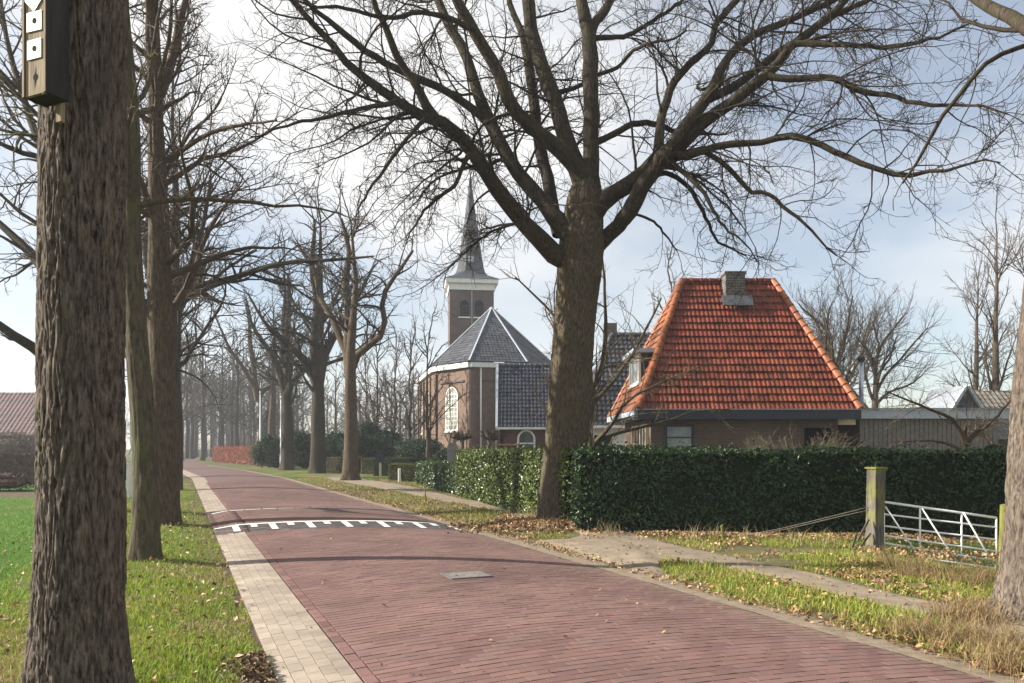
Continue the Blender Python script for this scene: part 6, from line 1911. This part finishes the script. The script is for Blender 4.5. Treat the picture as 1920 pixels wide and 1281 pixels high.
hn = nrm(np.array([[1.6, -9.55]]))[0]
front_of_hedge = lambda x, y: np.where(x > 1.2, y < 15.05 - 0.047 * (x - 1.25), x + 0.28 * (y - 15.95) < 1.05)
x, y = scatter(-0.5, 9.5, 4.2, 16, 2300, lambda x, y: verge_r(x, y) & front_of_hedge(x, y) & ((fbm(x * 1.3, y * 1.3, 61, 3) + 0.05 * (y < 11)) > 0.40) & (np.hypot(x - 0.9, y - 15.6) > 1.25))
grass_obj('roadside_grass', 'green grass strip with dead leaves between the road and the footpath and at the gate', x, y, 0.085, 0.0095, -0.02, (0.235, 0.295, 0.048))
x, y = scatter(-14, 1.0, 14, 44, 1100, lambda x, y: verge_r(x, y) & front_of_hedge(x, y) & (fbm(x * 0.8, y * 0.8, 62, 3) > 0.44), 8.0, 1.3)
grass_obj('far_roadside_grass', 'thin grass of the right verge below the farther trees', x, y, 0.085, 0.016, 0.10, (0.20, 0.22, 0.045))
# lawn behind the gate
x, y = scatter(6.0, 9.6, 12.9, 14.3, 1500, lambda x, y: front_of_hedge(x, y), 14, 1.0)
grass_obj('paddock_grass', 'smooth green grass behind the white gate at the hedge foot', x, y, 0.05, 0.014, -0.4, (0.09, 0.20, 0.035))


def tufts(name, label, centres, n, hm, wd, spread, col, bk=0.7):
    xs, ys = [], []
    for (cx, cy) in centres:
        r = np.abs(rng.normal(0, spread, n)); a = rng.random(n) * 6.28
        xs.append(cx + r * np.cos(a)); ys.append(cy + r * np.sin(a))
    x, y = np.concatenate(xs), np.concatenate(ys); k = len(x)
    c = np.array(col)[None] * (0.55 + 0.75 * rng.random((k, 1)))
    V, q, t_, cc = blades(x, y, hm * (0.35 + 0.9 * rng.random(k)), wd * (0.7 + 0.6 * rng.random(k)), bk * (0.4 + 1.1 * rng.random(k)), c)
    return tag(link(name, np_mesh(name, V, quads=q, tris=t_, col=cc), M['grass']), label, 'grass', kind='stuff')


P1 = [gp(*p)[:2] for p in ((1700, 1195), (1760, 1205), (1800, 1215), (1850, 1225), (1900, 1230), (1840, 1190), (1780, 1180), (1905, 1260), (1870, 1250), (1820, 1175))]
tufts('dry_grass', 'long straw coloured grass around the foot of the sunlit oak at the right', P1, 300, 0.28, 0.006, 0.16, (0.31, 0.225, 0.115))
P2 = [gp(*p)[:2] for p in ((1700, 1085), (1740, 1090), (1790, 1098), (1830, 1105), (1720, 1075), (1860, 1095), (1660, 1060))]
tufts('dry_grass_clumps', 'tall bleached grass clumps leaning before the white gate', P2, 130, 0.34, 0.006, 0.17, (0.34, 0.24, 0.12))
P3 = [gp(*p)[:2] for p in ((1000, 985), (985, 980), (1020, 1000), (1110, 1002), (1140, 1008), (1300, 1015), (1400, 1018), (1480, 1022), (1340, 1012), (1550, 1026))]
tufts('dry_stalks', 'thin dry stalks standing along the shaded hedge foot and the oak base', P3, 46, 0.34, 0.007, 0.22, (0.36, 0.29, 0.16), 0.5)


def litter(name, label, x, y, size, cols, lift=0.02, up=0.6):
    n = len(x)
    z = np.maximum(gh(x, y), -0.005) + lift + 0.03 * rng.random(n)
    N = np.repeat(np.array([[0, 0, 1.0]]), n, 0)
    c = np.array(cols)[rng.integers(0, len(cols), n)] * (0.6 + 0.7 * rng.random((n, 1)))
    V, t_, cc = leaves(np.stack([x, y, z], 1), N, size * (0.6 + 0.8 * rng.random(n)), 0.62, up, c)
    return tag(link(name, np_mesh(name, V, tris=t_, col=cc), M['leaf']), label, 'leaves', kind='stuff')


LC = [(0.32, 0.185, 0.085), (0.24, 0.135, 0.065), (0.40, 0.27, 0.145), (0.17, 0.095, 0.055), (0.36, 0.24, 0.12)]
# pile round the oak and along the verge
n = 8500
a = rng.random(n) * 6.28; r = np.abs(rng.normal(0, 0.72, n))
x = ob[0] + 0.15 + r * np.cos(a) * 1.35; y = ob[1] - 0.75 + r * np.sin(a) * 0.75
k = np.hypot(x - ob[0], y - ob[1]) > 0.52
litter('oak_leaf_litter', 'thick brown heap of fallen oak leaves around the foot of the big oak', x[k], y[k], 0.085, LC, 0.03, 0.9)
x, y = scatter(-12, 9.5, 4.2, 40, 420, lambda x, y: verge_r(x, y) & front_of_hedge(x, y) & (rng.random(len(x)) < np.clip((fbm(x * 1.2 + 3, y * 1.2, 71, 3) - 0.44) * 4, 0.05, 1)), 9, 1.2)
litter('verge_leaf_litter', 'brown dead leaves caught in the grass of the right verge', x, y, 0.058, LC, 0.02, 0.8)
n = 2600; x = 1.3 + 6.5 * rng.random(n); y = 14.75 - 0.03 * x - np.abs(rng.normal(0, 0.38, n)); k = ~on_path(x, y) | (rng.random(n) < 0.15)
litter('hedge_leaf_litter', 'drift of brown leaves along the foot of the dark hedge', x[k], y[k], 0.062, LC, 0.04, 0.8)
ss_ = -3 + 34 * rng.random(1500) ** 1.5; tt_ = 4.86 + np.abs(rng.normal(0, 0.16, 1500)); x, y = road_xy(ss_, tt_)
litter('kerb_leaf_litter', 'line of dry leaves blown along the sandy right edge of the road', x, y, 0.055, LC, 0.012, 0.6)
x, y = scatter(-9, -1, 4.2, 20, 34, lambda x, y: (tx(x, y) < 0.0) & (tx(x, y) > -4) & off_trunk(x, y), 8, 1.0)
litter('lawn_leaf_litter', 'pale dead leaves scattered over the left verge', x, y, 0.060, LC + [(0.55, 0.47, 0.33), (0.5, 0.4, 0.25)], 0.05, 0.7)
n = 900; sx_ = -0.8 + 1.6 * rng.random(n); tx__ = -0.02 - np.abs(rng.normal(0, 0.13, n)); x, y = road_xy(sx_, tx__)
litter('edge_leaf_litter', 'dark wet leaves at the grass edge by the beige strip', x, y, 0.05, [(0.11, 0.075, 0.05), (0.16, 0.10, 0.06), (0.26, 0.18, 0.10)], 0.02, 0.7)
x, y = scatter(-8, 4.5, 4.6, 26, 1.6, lambda x, y: (tx(x, y) > 0.1) & (tx(x, y) < 4.6), 14, 0.8)
s_, t_2 = road_st(x, y)
V, t_, cc = leaves(np.stack([x, y, road_z(s_, t_2) + 0.012], 1), np.repeat(np.array([[0, 0, 1.0]]), len(x), 0), 0.03 + 0.03 * rng.random(len(x)), 0.6, 0.35, np.array(LC)[rng.integers(0, 5, len(x))])
tag(link('road_leaf_litter', np_mesh('road_leaf_litter', V, tris=t_, col=cc), M['leaf']), 'a few small dry leaves lying on the red brick road', 'leaves', kind='stuff')
x, y = scatter(0.5, 7, 5, 17, 22, lambda x, y: on_path(x, y), 12, 0.8)
litter('path_leaf_litter', 'scattered dry leaf bits on the grey footpath', x, y, 0.05, LC, 0.03, 0.4)

# ------------------------------------------------------------------ hazy air
M['haze'] = bpy.data.materials.new('haze_air'); M['haze'].use_nodes = True
nt = M['haze'].node_tree; nt.nodes.clear()
ho = nt.nodes.new('ShaderNodeOutputMaterial'); hv = nt.nodes.new('ShaderNodeVolumePrincipled')
hv.inputs['Color'].default_value = (0.86, 0.91, 1.0, 1); hv.inputs['Density'].default_value = 0.0008; hv.inputs['Anisotropy'].default_value = 0.2
nt.links.new(hv.outputs[0], ho.inputs['Volume'])
HAZE = True
if HAZE:
    m = MB(); m.hexa([(-150, -30, -1.6), (120, -30, -1.6), (120, 260, -1.6), (-150, 260, -1.6), (-150, -30, 36), (120, -30, 36), (120, 260, 36), (-150, 260, 36)])
    tag(m.build('haze', M['haze']), kind='stuff')
print('tris', sum(sum(len(p.vertices) - 2 for p in me.polygons) for me in bpy.data.meshes if len(me.polygons) < 3000) + sum(2 * len(me.polygons) for me in bpy.data.meshes if len(me.polygons) >= 3000))
